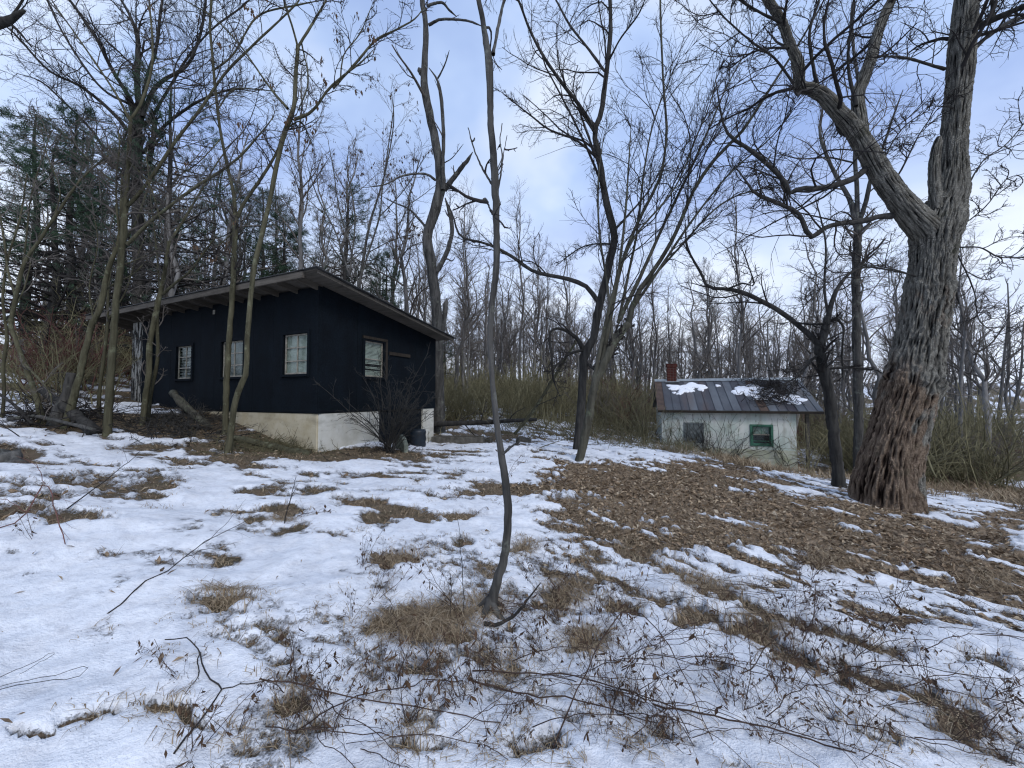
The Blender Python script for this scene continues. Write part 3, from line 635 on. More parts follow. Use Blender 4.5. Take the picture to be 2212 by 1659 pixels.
for a in ((.62,1.22,.30,.19,26,1),(.88,.95,.20,.16,22,2),(1.32,1.30,.5,.19,28,3),(1.15,1.02,.2,.13,22,5),(1.60,1.14,.18,.17,22,7),(.54,.82,.07,.05,12,6),(.72,.76,.1,.07,14,4),(2.24,1.30,.10,.06,14,8),
          (3.0,.92,.36,.22,26,9),(3.40,1.15,.5,.19,26,10),(3.75,.75,.55,.28,28,11),(4.15,.5,.5,.2,26,12),(4.55,.32,.34,.2,22,13),(4.6,.56,.2,.1,18,14),(3.5,.45,.25,.08,20,15)): roof_snow(*a)
# chimney laid brick by brick
ch = tag(MB().box(.36, .72, 1.66, 2.02, 1.9, 3.0).build('chimney', M['mortar'], cot))
bm_ = MB().box(0, .112, 0, .05, 0, .058).mesh('brick'); bm2 = MB().box(0, .05, 0, .112, 0, .058).mesh('brick')
for c in range(11):
    z = 2.24 + c * .0705; off = (c % 2) * .056; grow = .025 if c >= 9 else 0
    for i in range(3):
        for (yy, face) in ((1.645 - grow, 0), (1.985 + grow, 1)): o = link('brick', bm_, M['brick'], ch, (.352 + off * .2 + i * .124, yy, z))
        for xx in (.345 - grow, .685 + grow): o = link('brick', bm2, M['brick'], ch, (xx, 1.70 + i * .10 - off * .1, z + .0005))
link('flashing', MB().box(.27, .82, 1.5, 2.1, 2.2, 2.24).mesh('flashing'), M['seam'], cot)
# ------------------------------------------------------------------ trees traced in the survey picture
SC = {4: (0, 0, .5861), 5: (720, 0, .5861), 6: (1224, 0, .5861), 3: (1728, 0, .6943), 0: (0, 0, 1.0)}
def px(c, u, v): x0, y0, s = SC[c]; return x0 + u * s, y0 + v * s
def trace(c, pts, w, Y0, Y1=None, n=24, ext=0.0, wig=.02, seed=0):
    """pts picture points, w (start, end) or list of widths, Y depth start and end -> path (n,3) and radii (n)"""
    Y1 = Y0 if Y1 is None else Y1; s = SC[c][2]; k = len(pts)
    ws = np.interp(np.linspace(0, 1, k), np.linspace(0, 1, len(w)), w) * (.8 if c == 4 else .86)
    L = np.concatenate([[0], np.cumsum([math.dist(pts[i], pts[i+1]) for i in range(k-1)])]); L /= L[-1]
    rows = []
    for (u, v), a, ww in zip(pts, L, ws):
        Y = Y0 + (Y1 - Y0) * a; p = at(*px(c, u, v), Y); rows.append([*p, ww * s / 2 / FPX * Y * Y / math.hypot(p[0], Y)])
    if ext:
        d = np.array(rows[-1][:3]) - np.array(rows[-2][:3]); d /= np.linalg.norm(d); r = rows[-1][3]
        for q in (.35, 1.0):
            p = np.array(rows[-1][:3]) + d * ext * .5 + rng.normal(size=3) * ext * .05; rows.append([*p, r * (1 - q * .7)])
    P = smooth_path(rows, n); r = np.random.default_rng(seed + 11)
    if wig:
        w3 = r.normal(size=(n, 3)) * wig * 3 * np.maximum(P[:, 3:4], .02) * 2; w3[0] = 0; P[:, :3] += w3 * .5
    if not ext and c is not None and n == 24: P[-5:, 3] *= np.linspace(1, .4, 5)
    return P[:, :3], np.maximum(P[:, 3], .004)
def tree(name, label, base, trunk, limbs, bark_m, twig_m, group=None, seed=1, depth=None, cat='tree', sub=5, dens=(6, 5, 4), ang=(25, 60), tl=(.25, .5), lump=.12, leaves=0, Yt=0, trim=0.0, flare=1.25, fine=48, roots=0):
    """trunk: (crop, pts, widths, ext); limbs: list of (crop, pts, widths, depth at start, depth at end, ext)"""
    b = hit(*base) if depth is None else at(base[0], base[1], depth)
    Y = b[1]; r = np.random.default_rng(seed)
    root_z = float(H(b[0], b[1])); root = empty(name, (b[0], b[1], root_z), 0, label, cat, group); o = np.array([b[0], b[1], root_z])
    P, Rr = trace(trunk[0], trunk[1], trunk[2], Y, Y + Yt, fine, trunk[3], seed=seed)
    P = np.vstack([[[b[0], b[1], root_z - .25]], P]); Rr = np.concatenate([[Rr[0] * flare], Rr]); Rr[1] *= 1 + (flare - 1) * .5
    tubes('trunk', [(P, Rr, 12)], bark_m, root, lump, seed, o)
    for k in range(roots):
        a_ = k * 6.28 / roots + .5; q0 = P[2 if fine > 48 else 1] + [0, 0, .05]; q1 = np.array([b[0] + math.cos(a_) * .07, b[1] + math.sin(a_) * .07, root_z + .03]); q2 = np.array([b[0] + math.cos(a_) * .19, b[1] + math.sin(a_) * .19, root_z - .04])
        s_ = smooth_path(np.array([q0, q1, q2]), 10); tubes('root', [(s_, np.linspace(Rr[3] * .8, Rr[3] * .3, 10), 8)], bark_m, root, .25, k, o)
    LP, LR = [], []
    for i, l in enumerate(limbs):
        c, pts, w = l[:3]; y0 = Y + (l[3] if len(l) > 3 else 0); y1 = Y + (l[4] if len(l) > 4 else (l[3] if len(l) > 3 else 0) + r.normal() * .6); ext = l[5] if len(l) > 5 else 0
        p, q = trace(c, pts, w, y0, y1, 24, ext, seed=seed + i)
        tubes('limb', [(p, q, 8)], bark_m, root, lump, seed + i, o); LP.append(p); LR.append(q)
    # finer growth
    TP = P[1:]; TR = Rr[1:]; k0 = int(len(TP) * trim)
    tp = smooth_path(np.column_stack([TP[k0:], TR[k0:]]), 24)
    AP = np.array(LP + [tp[:, :3]]); AR = np.array(LR + [tp[:, 3]])
    g = []
    c1, r1 = spawn(AP, AR, r, dens[0], .2, 1.0, ang, tl, 7, .16, .05, .42, .009); g.append((c1, r1, 5))
    c2, r2_ = spawn(c1, r1, r, dens[1], .15, 1.0, ang, (.35, .65), 5, .18, .05, .55, .0055); g.append((c2, r2_, 3))
    if dens[2]:
        c3, r3 = spawn(c2, r2_, r, dens[2], .15, 1.0, (25, 55), (.35, .7), 4, .2, .04, .6, .0038); g.append((c3, r3, 3))
    else: c3 = c2
    crown = tubes('crown', g, twig_m, root, 0, 0, o)
    if leaves:
        tip = c3[r.integers(0, len(c3), leaves // 5)]; V = []; F = []
        for t_ in tip:
            for _ in range(5):
                p = t_[-1] + r.normal(size=3) * .03; L = r.uniform(.05, .13); w = L * .2; a = r.uniform(0, 6.28); d = np.array([math.cos(a), math.sin(a), 0]) * w; dn = np.array([r.normal() * .012, r.normal() * .012, -L])
                n = len(V); V += [p - o, p + dn * .5 + d - o, p + dn - o, p + dn * .5 - d - o]; F.append((n, n+1, n+2, n+3))
        link('withered_leaves', mesh_np('withered_leaves', V, F), M['leaf_dead'], root)['kind'] = 'stuff'
    return root, o, AP, AR

# nearest bowed sapling in the middle
tree('bowed_sapling', 'thin crooked dark tree rising from a dry grass tuft in the middle foreground', (1058, 1322),
     (0, [(1058,1322),(1072,1262),(1089,1205),(1097,1130),(1095,1065),(1083,985),(1074,920),(1066,850),(1061,780),(1059,727),(1064,650),(1071,586),(1073,527),(1071,445),(1067,352),(1060,264),(1058,193),(1056,135),(1048,80),(1039,23),(1030,-20)], [26,23,21,19,18,17,15,13,13,15,16,17,17,18,18,17,17,18,17,14,12], 1.2),
     [(5, [(590,200),(600,140),(612,80),(622,30),(632,-10)], [16,12], 0, .5, .7), (5, [(592,690),(560,640),(535,590),(515,540),(497,470)], [11,5], 0, .2), (5, [(605,700),(618,640),(622,570),(614,520),(622,455)], [9,4], 0, .25),
      (5, [(600,640),(628,560),(640,500)], [5,3]), (5, [(585,790),(565,740),(555,735)], [6,4]), (0, [(1080,985),(1105,965),(1120,955)], [7,3], 0, -.1)],
     M['bark_grey'], M['twig_dark'], seed=3, dens=(2, 2, 2), tl=(.12, .3), trim=.5, lump=.2, flare=1.7, fine=130, roots=5)

# dead topped pale trunk behind the shed
tree('broken_topped_tree', 'pale barked tree with broken top and looping limb behind the shed', (947, 905),
     (5, [(388,1560),(386,1400),(385,1230),(375,1100),(362,980),(347,900),(352,840),(385,740),(395,680),(392,600),(375,520),(350,400),(335,300),(338,200),(341,100),(328,0)], [52,50,47,45,45,42,42,46,44,40,38,36,33,27,25,23], 1.5),
     [(5, [(405,700),(404,600),(406,500),(396,350),(380,290),(352,250)], [20,16,16,15,12,10], -.2, -.1), (5, [(370,1010),(395,980),(425,910),(438,850),(430,790),(412,730)], [24,22,20,18,18,14], 0, -.2),
      (5, [(408,700),(440,660),(470,620),(495,590),(514,560)], [24,20,18,8], 0, -.5), (5, [(378,665),(350,645),(310,640),(250,650),(190,680),(108,692)], [12,10,8,5], 0, -.9),
      (5, [(340,835),(300,790),(275,768),(220,745),(178,722)], [12,9,6,4], 0, .6), (5, [(352,92),(395,72),(450,72),(500,78),(552,98)], [13,10,9,8], 0, -.8), (5, [(345,20),(400,10),(425,35),(455,62)], [12,10,8], 0, .5),
      (5, [(340,290),(320,262),(314,250)], [24,22,16], 0, 0), (5, [(400,1225),(410,1160),(418,1100)], [26,22,20], .1, .1), (5, [(385,290),(410,240),(428,185)], [8,5]), (5, [(410,600),(440,580),(480,530)], [5,3])],
     M['bark_grey'], M['twig_mid'], seed=5, depth=13.0, dens=(2, 2, 2), tl=(.15, .35), trim=.4, lump=.1)

# dark trunk right of the centre
tree('forked_dark_tree', 'dark wavy trunked tree with a long arching limb to its left', (1248, 975),
     (5, [(900,1665),(905,1600),(912,1500),(918,1400),(925,1310),(958,1250),(975,1150),(1000,1050),(1022,950),(1036,870),(1010,760),(985,620),(972,540),(965,480),(990,400),(1005,280),(1020,150),(1022,60),(1020,-10)], [42,40,38,37,38,36,34,34,33,32,30,27,24,23,22,21,20,18,16], 1.8),
     [(5, [(975,1110),(930,1055),(850,1025),(740,1000),(650,940),(570,900),(470,870),(440,790),(415,735)], [22,18,15,12,9,6], 0, 1.8), (5, [(925,1300),(900,1250),(850,1215),(800,1222),(806,1320),(812,1400),(835,1460)], [22,17,12,10,8], 0, -.5),
      (5, [(965,480),(900,380),(830,290),(770,200),(720,100),(680,-5)], [17,10], 0, -1.2, 1.0), (5, [(990,600),(900,520),(800,480),(720,420),(620,340)], [11,5], 0, -.8), (5, [(1000,262),(940,180),(870,90),(818,-5)], [12,7], 0, .8, .8),
      (5, [(1030,900),(960,900),(900,920),(820,980)], [9,4], 0, 1), (5, [(1036,850),(1080,800),(1150,720),(1200,640)], [12,6], 0, 1.0, .5), (5, [(930,1290),(880,1300),(840,1330),(790,1380)], [14,6], 0, -.6), (5, [(1012,230),(1060,140),(1120,60),(1150,-5)], [9,6], 0, -1, .8),
      (5, [(968,500),(930,440),(905,400),(890,330)], [8,4]), (5, [(925,1330),(960,1360),(990,1365)], [12,8], 0, -.2)],
     M['bark_dark'], M['twig_dark'], seed=8, dens=(11, 8, 4), tl=(.22, .46), trim=.35)

# fan of pale stems
tree('fan_stemmed_tree', 'pale grey green tree whose slender stems fan out to the right', (1250, 999),
     (0, [(1250,999),(1262,950),(1274,890),(1284,832),(1302,790),(1332,730),(1358,700)], [23,22,21,20,22,22,20], 0),
     [(6, [(225,1195),(262,1080),(332,980),(402,860),(470,700),(560,570),(650,480),(760,310),(850,170),(952,-5)], [26,20,17,16,13,9], 0, -.8, 1.5), (6, [(130,1330),(170,1130),(200,980),(262,820),(345,650),(368,480),(356,300),(345,-5)], [22,16,14,12,11,9], 0, .6, 1),
      (6, [(195,1180),(280,1000),(362,820),(440,660),(522,480),(600,300),(722,90)], [20,14,12,8,5], 0, .6), (6, [(100,1400),(142,1200),(190,1000),(215,800),(228,620),(240,420)], [20,13,10,5], 0, -.4), (6, [(240,1140),(330,1010),(450,830),(600,640),(760,500),(880,330)], [16,12,10,7,4], 0, -1.2),
      (6, [(170,1250),(150,1050),(120,850),(118,650),(140,480)], [13,9,5], 0, .8), (6, [(190,1190),(230,1000),(260,850),(290,600),(330,420),(420,200)], [15,10,8,4], 0, 1), (6, [(255,1090),(400,930),(560,760),(700,700),(840,690)], [12,8,5], 0, .5),
      (6, [(200,980),(260,860),(400,690),(480,500),(530,380),(560,240)], [9,7,4], 0, -.5)],
     M['bark_pale'], M['twig_dark'], seed=12, dens=(15, 9, 3), ang=(12, 42), tl=(.18, .42), trim=.6)  # upper growth in dark twigs, the backlit look put into colour

# tree just left of the big one
tree('low_limbed_tree', 'dark tree with long low limb reaching left over the cottage roof, beside the big tree', (1812, 1052),
     (6, [(1003,1790),(990,1640),(970,1480),(950,1380),(932,1290),(945,1240),(962,1170)], [62,56,52,47,46,42,34], 0),
     [(6, [(932,1275),(900,1240),(830,1180),(740,1120),(640,1075),(580,1065),(520,1055),(492,1000),(445,910),(436,800)], [34,28,24,20,15,11,8], 0, .8), (6, [(960,1180),(990,1080),(1040,1010),(1100,985),(1160,990),(1258,1010)], [28,18,12,8], 0, .5, .8),
      (6, [(600,1062),(650,1045),(690,1050),(670,980),(640,900)], [10,5], .3, .3), (6, [(945,1300),(900,1330),(860,1380),(800,1420),(790,1450)], [12,5], 0, -.5), (6, [(950,1360),(1040,1355),(1120,1362),(1160,1365)], [14,8], 0, -.4), (6, [(1000,1180),(1020,1210),(1015,1300),(1020,1400)], [13,10,6], .1, .1),
      (6, [(965,1170),(950,1060),(955,900),(930,780)], [14,7], 0, .9, .5), (6, [(845,1190),(930,1195),(1010,1175)], [12,9], 0, 0), (6, [(940,1300),(870,1350),(820,1450),(780,1500)], [9,4], 0, -1.0)],
     M['bark_dark'], M['twig_dark'], seed=17, dens=(9, 7, 4), tl=(.22, .45), trim=.5)

# tall straight one behind it
tree('straight_forest_tree', 'tall straight grey tree between the cottage porch and the big tree', (1855, 985),
     (6, [(1075,1660),(1075,1500),(1070,1300),(1066,1150),(1066,1000),(1072,900),(1074,810)], [46,44,42,40,42,40,42], 0),
     [(6, [(1070,830),(1045,740),(1000,660),(965,590),(935,500),(940,420),(960,300)], [28,20,15,10], 0, 1), (6, [(1078,820),(1105,740),(1120,660),(1160,560),(1200,440),(1240,330)], [28,20,14,10], 0, -1), (6, [(1072,880),(1120,830),(1180,800)], [12,8], 0, 1, .5),
      (6, [(1070,820),(1070,700),(1062,560),(1085,400),(1060,200),(1050,60),(1060,-5)], [26,20,16,12], 0, .5, 2), (6, [(1060,600),(960,580),(860,585),(760,560)], [10,5], .2, 1.5), (6, [(1066,1150),(1040,1190),(1000,1170),(960,1195)], [10,6], 0, -.5)],
     M['bark_grey'], M['twig_mid'], seed=19, depth=12.5, dens=(11, 8, 4), tl=(.25, .5), trim=.6)

# ---- the saplings on the left
G = 'saplings in front of the shed and left of it'
tree('slender_sapling', 'olive barked sapling nearest the shed windows, its foot on the bare soil bank', (491, 980),
     (4, [(838,1675),(850,1600),(868,1480),(890,1415),(906,1375),(915,1200),(935,1000),(962,880),(990,760),(1022,600),(1052,480),(1082,400),(1090,280),(1098,170)], [36,32,29,30,27,25,25,24,23,22,22,22,20,19], 0),
     [(4, [(1098,175),(1075,90),(1050,20),(1040,-20)], [12,8], 0, -.4, 1), (4, [(1100,170),(1150,90),(1180,40),(1205,-10)], [13,9], 0, .3, 1), (4, [(1085,440),(1150,410),(1210,330),(1262,282),(1330,230),(1380,180)], [16,10,7], 0, .2), (5, [(0,325),(85,230),(160,145),(230,110),(300,70),(345,10)], [12,8,5], .2, .8),
      (4, [(1060,400),(1000,330),(930,230),(870,150),(780,60),(660,-10)], [15,10,8,6], 0, .8, .5), (4, [(1060,470),(1110,450),(1150,530)], [9,5]), (4, [(1110,150),(1135,300),(1090,430)], [8,6], .1, 0), (5, [(25,300),(40,200),(100,120),(150,0)], [7,4], .2, .5)],
     M['bark_olive'], M['twig_dark'], G, 23, dens=(8, 6, 3), tl=(.2, .42), trim=.6, leaves=160)
tree('slender_sapling', 'straight olive sapling just left of the one on the bank, forking above the shed roof', (486, 940),
     (4, [(830,1605),(832,1500),(838,1350),(850,1180),(858,1050),(865,900),(868,790)], [34,30,29,27,27,26,28], 0),
     [(4, [(866,800),(862,720),(840,620),(815,500),(798,370),(782,200),(774,100),(780,-10)], [22,18,16,15,14,13], 0, -.3, 1), (4, [(875,800),(905,740),(960,660),(1020,560),(1062,430)], [20,15,11], 0, .4), (4, [(815,510),(730,600),(640,660)], [6,4]), (4, [(805,400),(860,330),(950,330),(1040,340)], [9,5], 0, 1),
      (4, [(785,260),(860,200),(950,60),(1090,20),(1190,0)], [11,7], 0, .6), (4, [(868,850),(780,920),(700,920)], [7,4])],
     M['bark_olive'], M['twig_dark'], G, 29, dens=(8, 6, 3), tl=(.2, .42), trim=.6, leaves=150)
tree('slender_sapling', 'pair stemmed sapling bending left in front of the shed\'s dark door', (308, 918),
     (4, [(525,1568),(535,1480),(548,1380),(552,1270),(570,1180),(582,1120),(600,1040),(615,950),(622,890)], [34,32,30,30,30,30,24,20,17], 0),
     [(4, [(545,1560),(555,1450),(580,1330),(580,1200),(582,1130)], [24,20,18,16], .25, 0), (4, [(620,900),(690,790),(742,700),(800,600),(870,510)], [14,9,6], 0, 1), (4, [(600,1085),(650,1040),(700,1000),(760,920),(810,855)], [16,12,8], 0, -.6), (4, [(618,930),(560,900),(530,800),(500,700)], [8,5], 0, .5), (4, [(590,1090),(575,900),(560,780),(545,620)], [12,8,6], 0, .4, .5)],
     M['bark_olive'], M['twig_mid'], G, 31, dens=(6, 5, 3), tl=(.2, .45), trim=.55)
tree('stout_sapling', 'stoutest of the left saplings, its flared foot in the snow, branching high over the shed', (232, 942),
     (4, [(395,1608),(400,1500),(410,1350),(425,1150),(442,1000),(455,850),(465,700),(475,560),(482,430)], [48,42,40,36,38,38,30,24,20], 0),
     [(4, [(470,900),(540,830),(600,780),(720,690),(830,620),(910,550),(1010,430)], [22,17,14,9], 0, -.6), (4, [(470,760),(540,680),(640,530),(740,400),(830,270),(950,150),(1092,15)], [22,18,15,12,8], 0, .8, .8), (4, [(480,440),(520,380),(560,250),(560,120),(550,0)], [18,15,12,9], 0, .4, 1), (4, [(480,450),(430,350),(330,200),(260,100),(190,0)], [17,12,8], 0, -.3, 1),
      (4, [(440,860),(430,760),(430,640),(440,500),(400,420)], [14,10,7], 0, -.5), (4, [(445,980),(520,950),(600,910)], [8,4]), (4, [(475,600),(520,640),(560,700),(600,850)], [10,7], 0, -.2), (4, [(470,700),(380,640),(300,560),(180,440)], [12,8,5], 0, .7)],
     M['bark_olive'], M['twig_mid'], G, 37, dens=(12, 8, 4), tl=(.22, .46), trim=.5)
tree('slender_sapling', 'sapling leaning right beside the fallen branches left of the shed', (141, 925),
     (4, [(240,1578),(268,1480),(295,1380),(312,1300),(338,1200),(370,1130),(400,990),(435,900),(445,800),(450,640)], [50,44,40,36,34,32,28,24,18,12], 0),
     [(4, [(370,1130),(400,1060),(490,1010),(560,940)], [12,7], 0, .5), (4, [(430,920),(500,820),(560,660),(640,540)], [16,10,7], 0, .8, .5), (4, [(345,1190),(330,1050),(360,900),(340,760)], [10,5], 0, .4)],
     M['bark_olive'], M['twig_mid'], G, 41, dens=(7, 5, 3), tl=(.2, .45), trim=.5)
tree('leaning_sapling', 'sapling leaning hard to the left near the edge of the snow, crossing the others', (95, 915),
     (4, [(158,1560),(130,1450),(92,1350),(55,1240),(40,1200),(62,1080),(90,970),(150,880),(205,795),(300,660),(400,572)], [38,34,30,27,26,24,22,20,18,13,8], 0),
     [(4, [(60,1100),(30,1000),(10,850),(-20,700)], [16,10], 0, .2, .5), (4, [(85,980),(100,850),(120,700),(190,480)], [12,7], 0, .6), (4, [(90,1340),(180,1440),(190,1500)], [14,8], 0, -.3), (4, [(200,800),(220,700),(170,560),(150,450)], [8,5])],
     M['bark_olive'], M['twig_mid'], G, 43, dens=(7, 6, 3), tl=(.25, .5), trim=.5)
tree('slender_sapling', 'short dark sapling between the stout one and the shed corner', (213, 895),
     (4, [(364,1530),(368,1430),(385,1300),(396,1200),(400,1060),(420,900)], [22,20,18,16,12,8], 0), [(4, [(398,1180),(460,1080),(500,960),(540,860)], [10,6], 0, .5)], M['bark_olive'], M['twig_mid'], G, 47, dens=(6, 5, 3), tl=(.3, .5), trim=.4)
tree('slender_sapling', 'dark sapling at the far left edge growing out of the snow', (5, 905),
     (4, [(8,1542),(15,1450),(12,1350),(25,1240),(10,1100),(30,950),(75,800),(100,640)], [22,20,20,18,16,14,11,8], 0), [(4, [(20,1200),(90,1060),(130,900),(180,800)], [10,6], 0, .5), (4, [(20,1300),(60,1260),(88,1300)], [8,5])], M['bark_olive'], M['twig_mid'], G, 53, dens=(7, 5, 3), tl=(.3, .5), trim=.3)
# big spreading tree behind them, and limbs reaching in from the upper left
tree('spreading_tree', 'large many limbed tree towering over the shed from the hillside behind', (296, 850),
     (4, [(510,1450),(512,1200),(512,1000),(508,850),(505,700),(500,560),(505,450),(512,400)], [70,66,62,60,60,64,60,44], 0),
     [(4, [(495,450),(470,350),(420,270),(360,150),(300,60),(250,-10)], [30,24,20,15], 0, -1.5, 1), (4, [(515,400),(505,300),(508,150),(480,60),(440,-10)], [36,30,20,12], 0, .5, 1), (4, [(525,430),(560,340),(610,290),(690,240),(740,120),(760,-10)], [26,22,16,12], 0, 1, 1), (4, [(520,400),(545,280),(575,180),(590,60),(600,-10)], [24,18,13], 0, -1, 1),
      (4, [(500,520),(420,420),(300,320),(180,260),(60,130),(0,80)], [26,22,18,14,10], 0, -2, 1), (4, [(500,600),(400,560),(330,470),(240,380),(150,300),(60,270)], [20,15,10], 0, 1), (4, [(530,560),(600,470),(720,380),(850,330),(950,340)], [20,14,8], 0, -1), (4, [(550,600),(570,470),(560,400)], [32,26,20], .3, .4),
      (4, [(555,440),(620,330),(700,200),(790,100),(900,20)], [18,12,8], .3, 1.5, .5), (4, [(470,380),(380,330),(300,230),(220,100),(170,-10)], [18,14,10], 0, 2, 1)],
     M['bark_dark'], M['twig_dark'], seed=59, depth=14.5, dens=(15, 10, 5), tl=(.2, .5), trim=.6)
tree('podded_tree', 'thin stemmed tree hung with brown pods above the shed\'s roof ridge', (715, 800),
     (0, [(778,760),(775,640),(785,560),(800,480),(830,380),(850,270),(846,200)], [9,8,7,6,4,3,2], 0),
     [(5, [(95,1060),(60,900),(20,760),(0,620),(-20,520)], [9,4], -1, 0), (5, [(95,1040),(130,930),(170,800),(180,700),(200,560),(220,420),(225,330)], [9,7,4], 0, 0), (5, [(60,1020),(10,860),(-60,720),(-110,560)], [9,4], -1, 1), (5, [(130,930),(230,880),(330,860)], [5,3]), (5, [(170,800),(260,700),(350,560)], [5,3]), (5, [(60,1010),(80,800),(50,620),(60,540)], [8,4], 0, 1)],
     M['bark_grey'], M['twig_mid'], seed=61, depth=15.0, dens=(10, 6, 3), tl=(.25, .45), trim=.3, leaves=1500)

# ------------------------------------------------------------------ the big tree on the right
b = hit(1918, 1092); BY = b[1]; bz = float(H(b[0], b[1]))
oak = empty('massive_old_tree', (b[0], b[1], bz), 0, 'massive old tree with a flaring trunk of rotting reddish ridged bark, at the right', 'tree'); OO = np.array([b[0], b[1], bz])
def bark_tube(name, c, rows, Y0, Y1, n, sd, ridge, ext=0, seed=0, foot=False, rotf=None):
    pts = [(u, v) for u, v, w in rows]; ws = [w for u, v, w in rows]; s = SC[c][2]; k = len(rows)
    L = np.linspace(0, 1, k); A = []
    for (u, v, w), a in zip(rows, L):
        Y = Y0 + (Y1 - Y0) * a; q_ = at(*px(c, u, v), Y); A.append([*q_, w * s / 2 / FPX * Y * Y / math.hypot(q_[0], Y)])
    if ext:
        d = np.array(A[-1][:3]) - np.array(A[-2][:3]); d /= np.linalg.norm(d); A.append([*(np.array(A[-1][:3]) + d * ext), A[-1][3] * .7])
    if foot: A = [[A[0][0], A[0][1], A[0][2] - .35, A[0][3] * 1.12]] + A
    P = smooth_path(A, n); C, Rr = P[:, :3], P[:, 3]
    _, N_, B_ = frames(C[None]); N_, B_ = N_[0], B_[0]; th = np.arange(sd) * 2 * math.pi / sd
    s_ = np.concatenate([[0], np.cumsum(np.linalg.norm(np.diff(C, axis=0), axis=1))])[:, None]; TT = th[None, :] * np.ones((n, 1))
    cx, cy = np.cos(TT), np.sin(TT); r0 = Rr[:, None]
    warp = .25 * fbm(cx * 2, cy * 2, s_ * 1.6, seed + 3)
    rd = 1 - np.abs(fbm(cx * 12 + warp * 3, cy * 12 + warp * 2, s_ * 3.0 + 0 * TT, seed, 3)) * 3.4
    rd2 = noise(cx * 20, cy * 20, s_ * 17, seed + 5)
    big = fbm(cx * 1.7, cy * 1.7, s_ * 1.4, seed + 7)
    kn = sstep(.25, .6, noise(cx * 2.2, cy * 2.2, s_ * 2.6, seed + 9))
    hgt = np.clip(rd, -1, 1)
    ring = np.exp(-((s_ - 2.75) / .28) ** 2) + .6 * np.exp(-((s_ - 4.4) / .2) ** 2) if foot else 0 * s_
    rad = r0 * (1 + .06 * big + .035 * kn) + ring * (.035 + .05 * noise(cx * 3, cy * 3, s_ * 11, seed + 13) + .03 * noise(cx * 7, cy * 7, s_ * 20, seed + 15)) + ridge * (1 - .5 * np.clip(ring, 0, 1)) * (hgt * .7 + rd2 * .75)
    if foot:
        fl = np.exp(-s_ / .4); rad = rad * (1 + .09 * fl * np.cos(TT * 5 + 1 + seed))
    V = C[:, None, :] + rad[..., None] * (cx[..., None] * N_[:, None] + cy[..., None] * B_[:, None]) - OO
    idx = np.arange(n * sd).reshape(n, sd); nx_ = np.roll(idx, -1, 1); Q = np.stack([idx[:-1], nx_[:-1], nx_[1:], idx[1:]], -1).reshape(-1, 4)
    V = np.concatenate([V.reshape(-1, 3), [C[-1] - OO]]); T = np.stack([idx[-1], nx_[-1], np.full(sd, n * sd)], -1)
    me = mesh_np(name, V, Q, T, True); attr(me, 'ridge', np.append((hgt * .5 + .5).ravel(), .5))
    z = s_ + 0 * TT
    rot = rotf(z, cx, cy, V[:-1, 0].reshape(n, sd)) if rotf else np.zeros_like(z)
    attr(me, 'rot', np.append(rot.ravel(), 0)); link(name, me, M['oak'], oak); return C, Rr
def rotf(z, cx, cy, X):
    n = .42 * fbm(cx * 3, cy * 3, z * 2.2, 70, 5); t = .24 - .13 * z + n       # the rotten face runs up the left side
    side = 1 - sstep(t - .10, t + .10, X - .17 * z)
    return np.clip(side * (1 - sstep(1.9, 3.9, z + 2.5 * n)) + .9 * np.exp(-((z - 2.15 + n) / .22) ** 2) + .5 * np.exp(-((z - 4.1 + 2 * n) / .16) ** 2), 0, 1)
trunk_rows = [(270,1585,238),(268,1520,226),(280,1440,200),(300,1360,186),(322,1280,180),(345,1200,182),(362,1120,174),(378,1040,162),(392,960,156),(403,880,148),(412,800,146),(418,740,160),(432,690,170),(448,640,150)]
bark_tube('trunk', 3, trunk_rows, BY, BY, 460, 260, .030, 0, 1, True, rotf)
C1, R1 = bark_tube('limb', 3, [(440,690,120),(455,640,132),(464,600,132),(472,540,112),(476,480,96),(482,400,88),(490,320,90),(498,240,94),(503,160,96),(510,90,90),(518,0,84)], BY, BY - .1, 200, 120, .018, 1.6, 2)
C2, R2 = bark_tube('limb', 3, [(410,740,120),(378,700,112),(340,660,98),(300,610,84),(250,540,76),(210,470,72),(165,400,60),(120,350,52),(75,300,46),(30,276,40),(0,268,36),(-6,200,34),(-30,140,28),(-60,60,26),(-100,0,24)], BY, BY - .6, 240, 90, .016, 1.2, 4)
C3, R3 = bark_tube('limb', 3, [(200,440,40),(188,370,44),(180,300,44),(200,240,42),(222,180,40),(240,110,38),(262,50,36),(288,-5,34)], BY - .2, BY + .6, 120, 60, .012, 1.5, 6)
bark_tube('broken_stub', 3, [(428,650,40),(420,590,42),(418,540,40),(422,480,36),(430,440,26),(434,424,12)], BY - .15, BY - .2, 60, 40, .012, 0, 8)
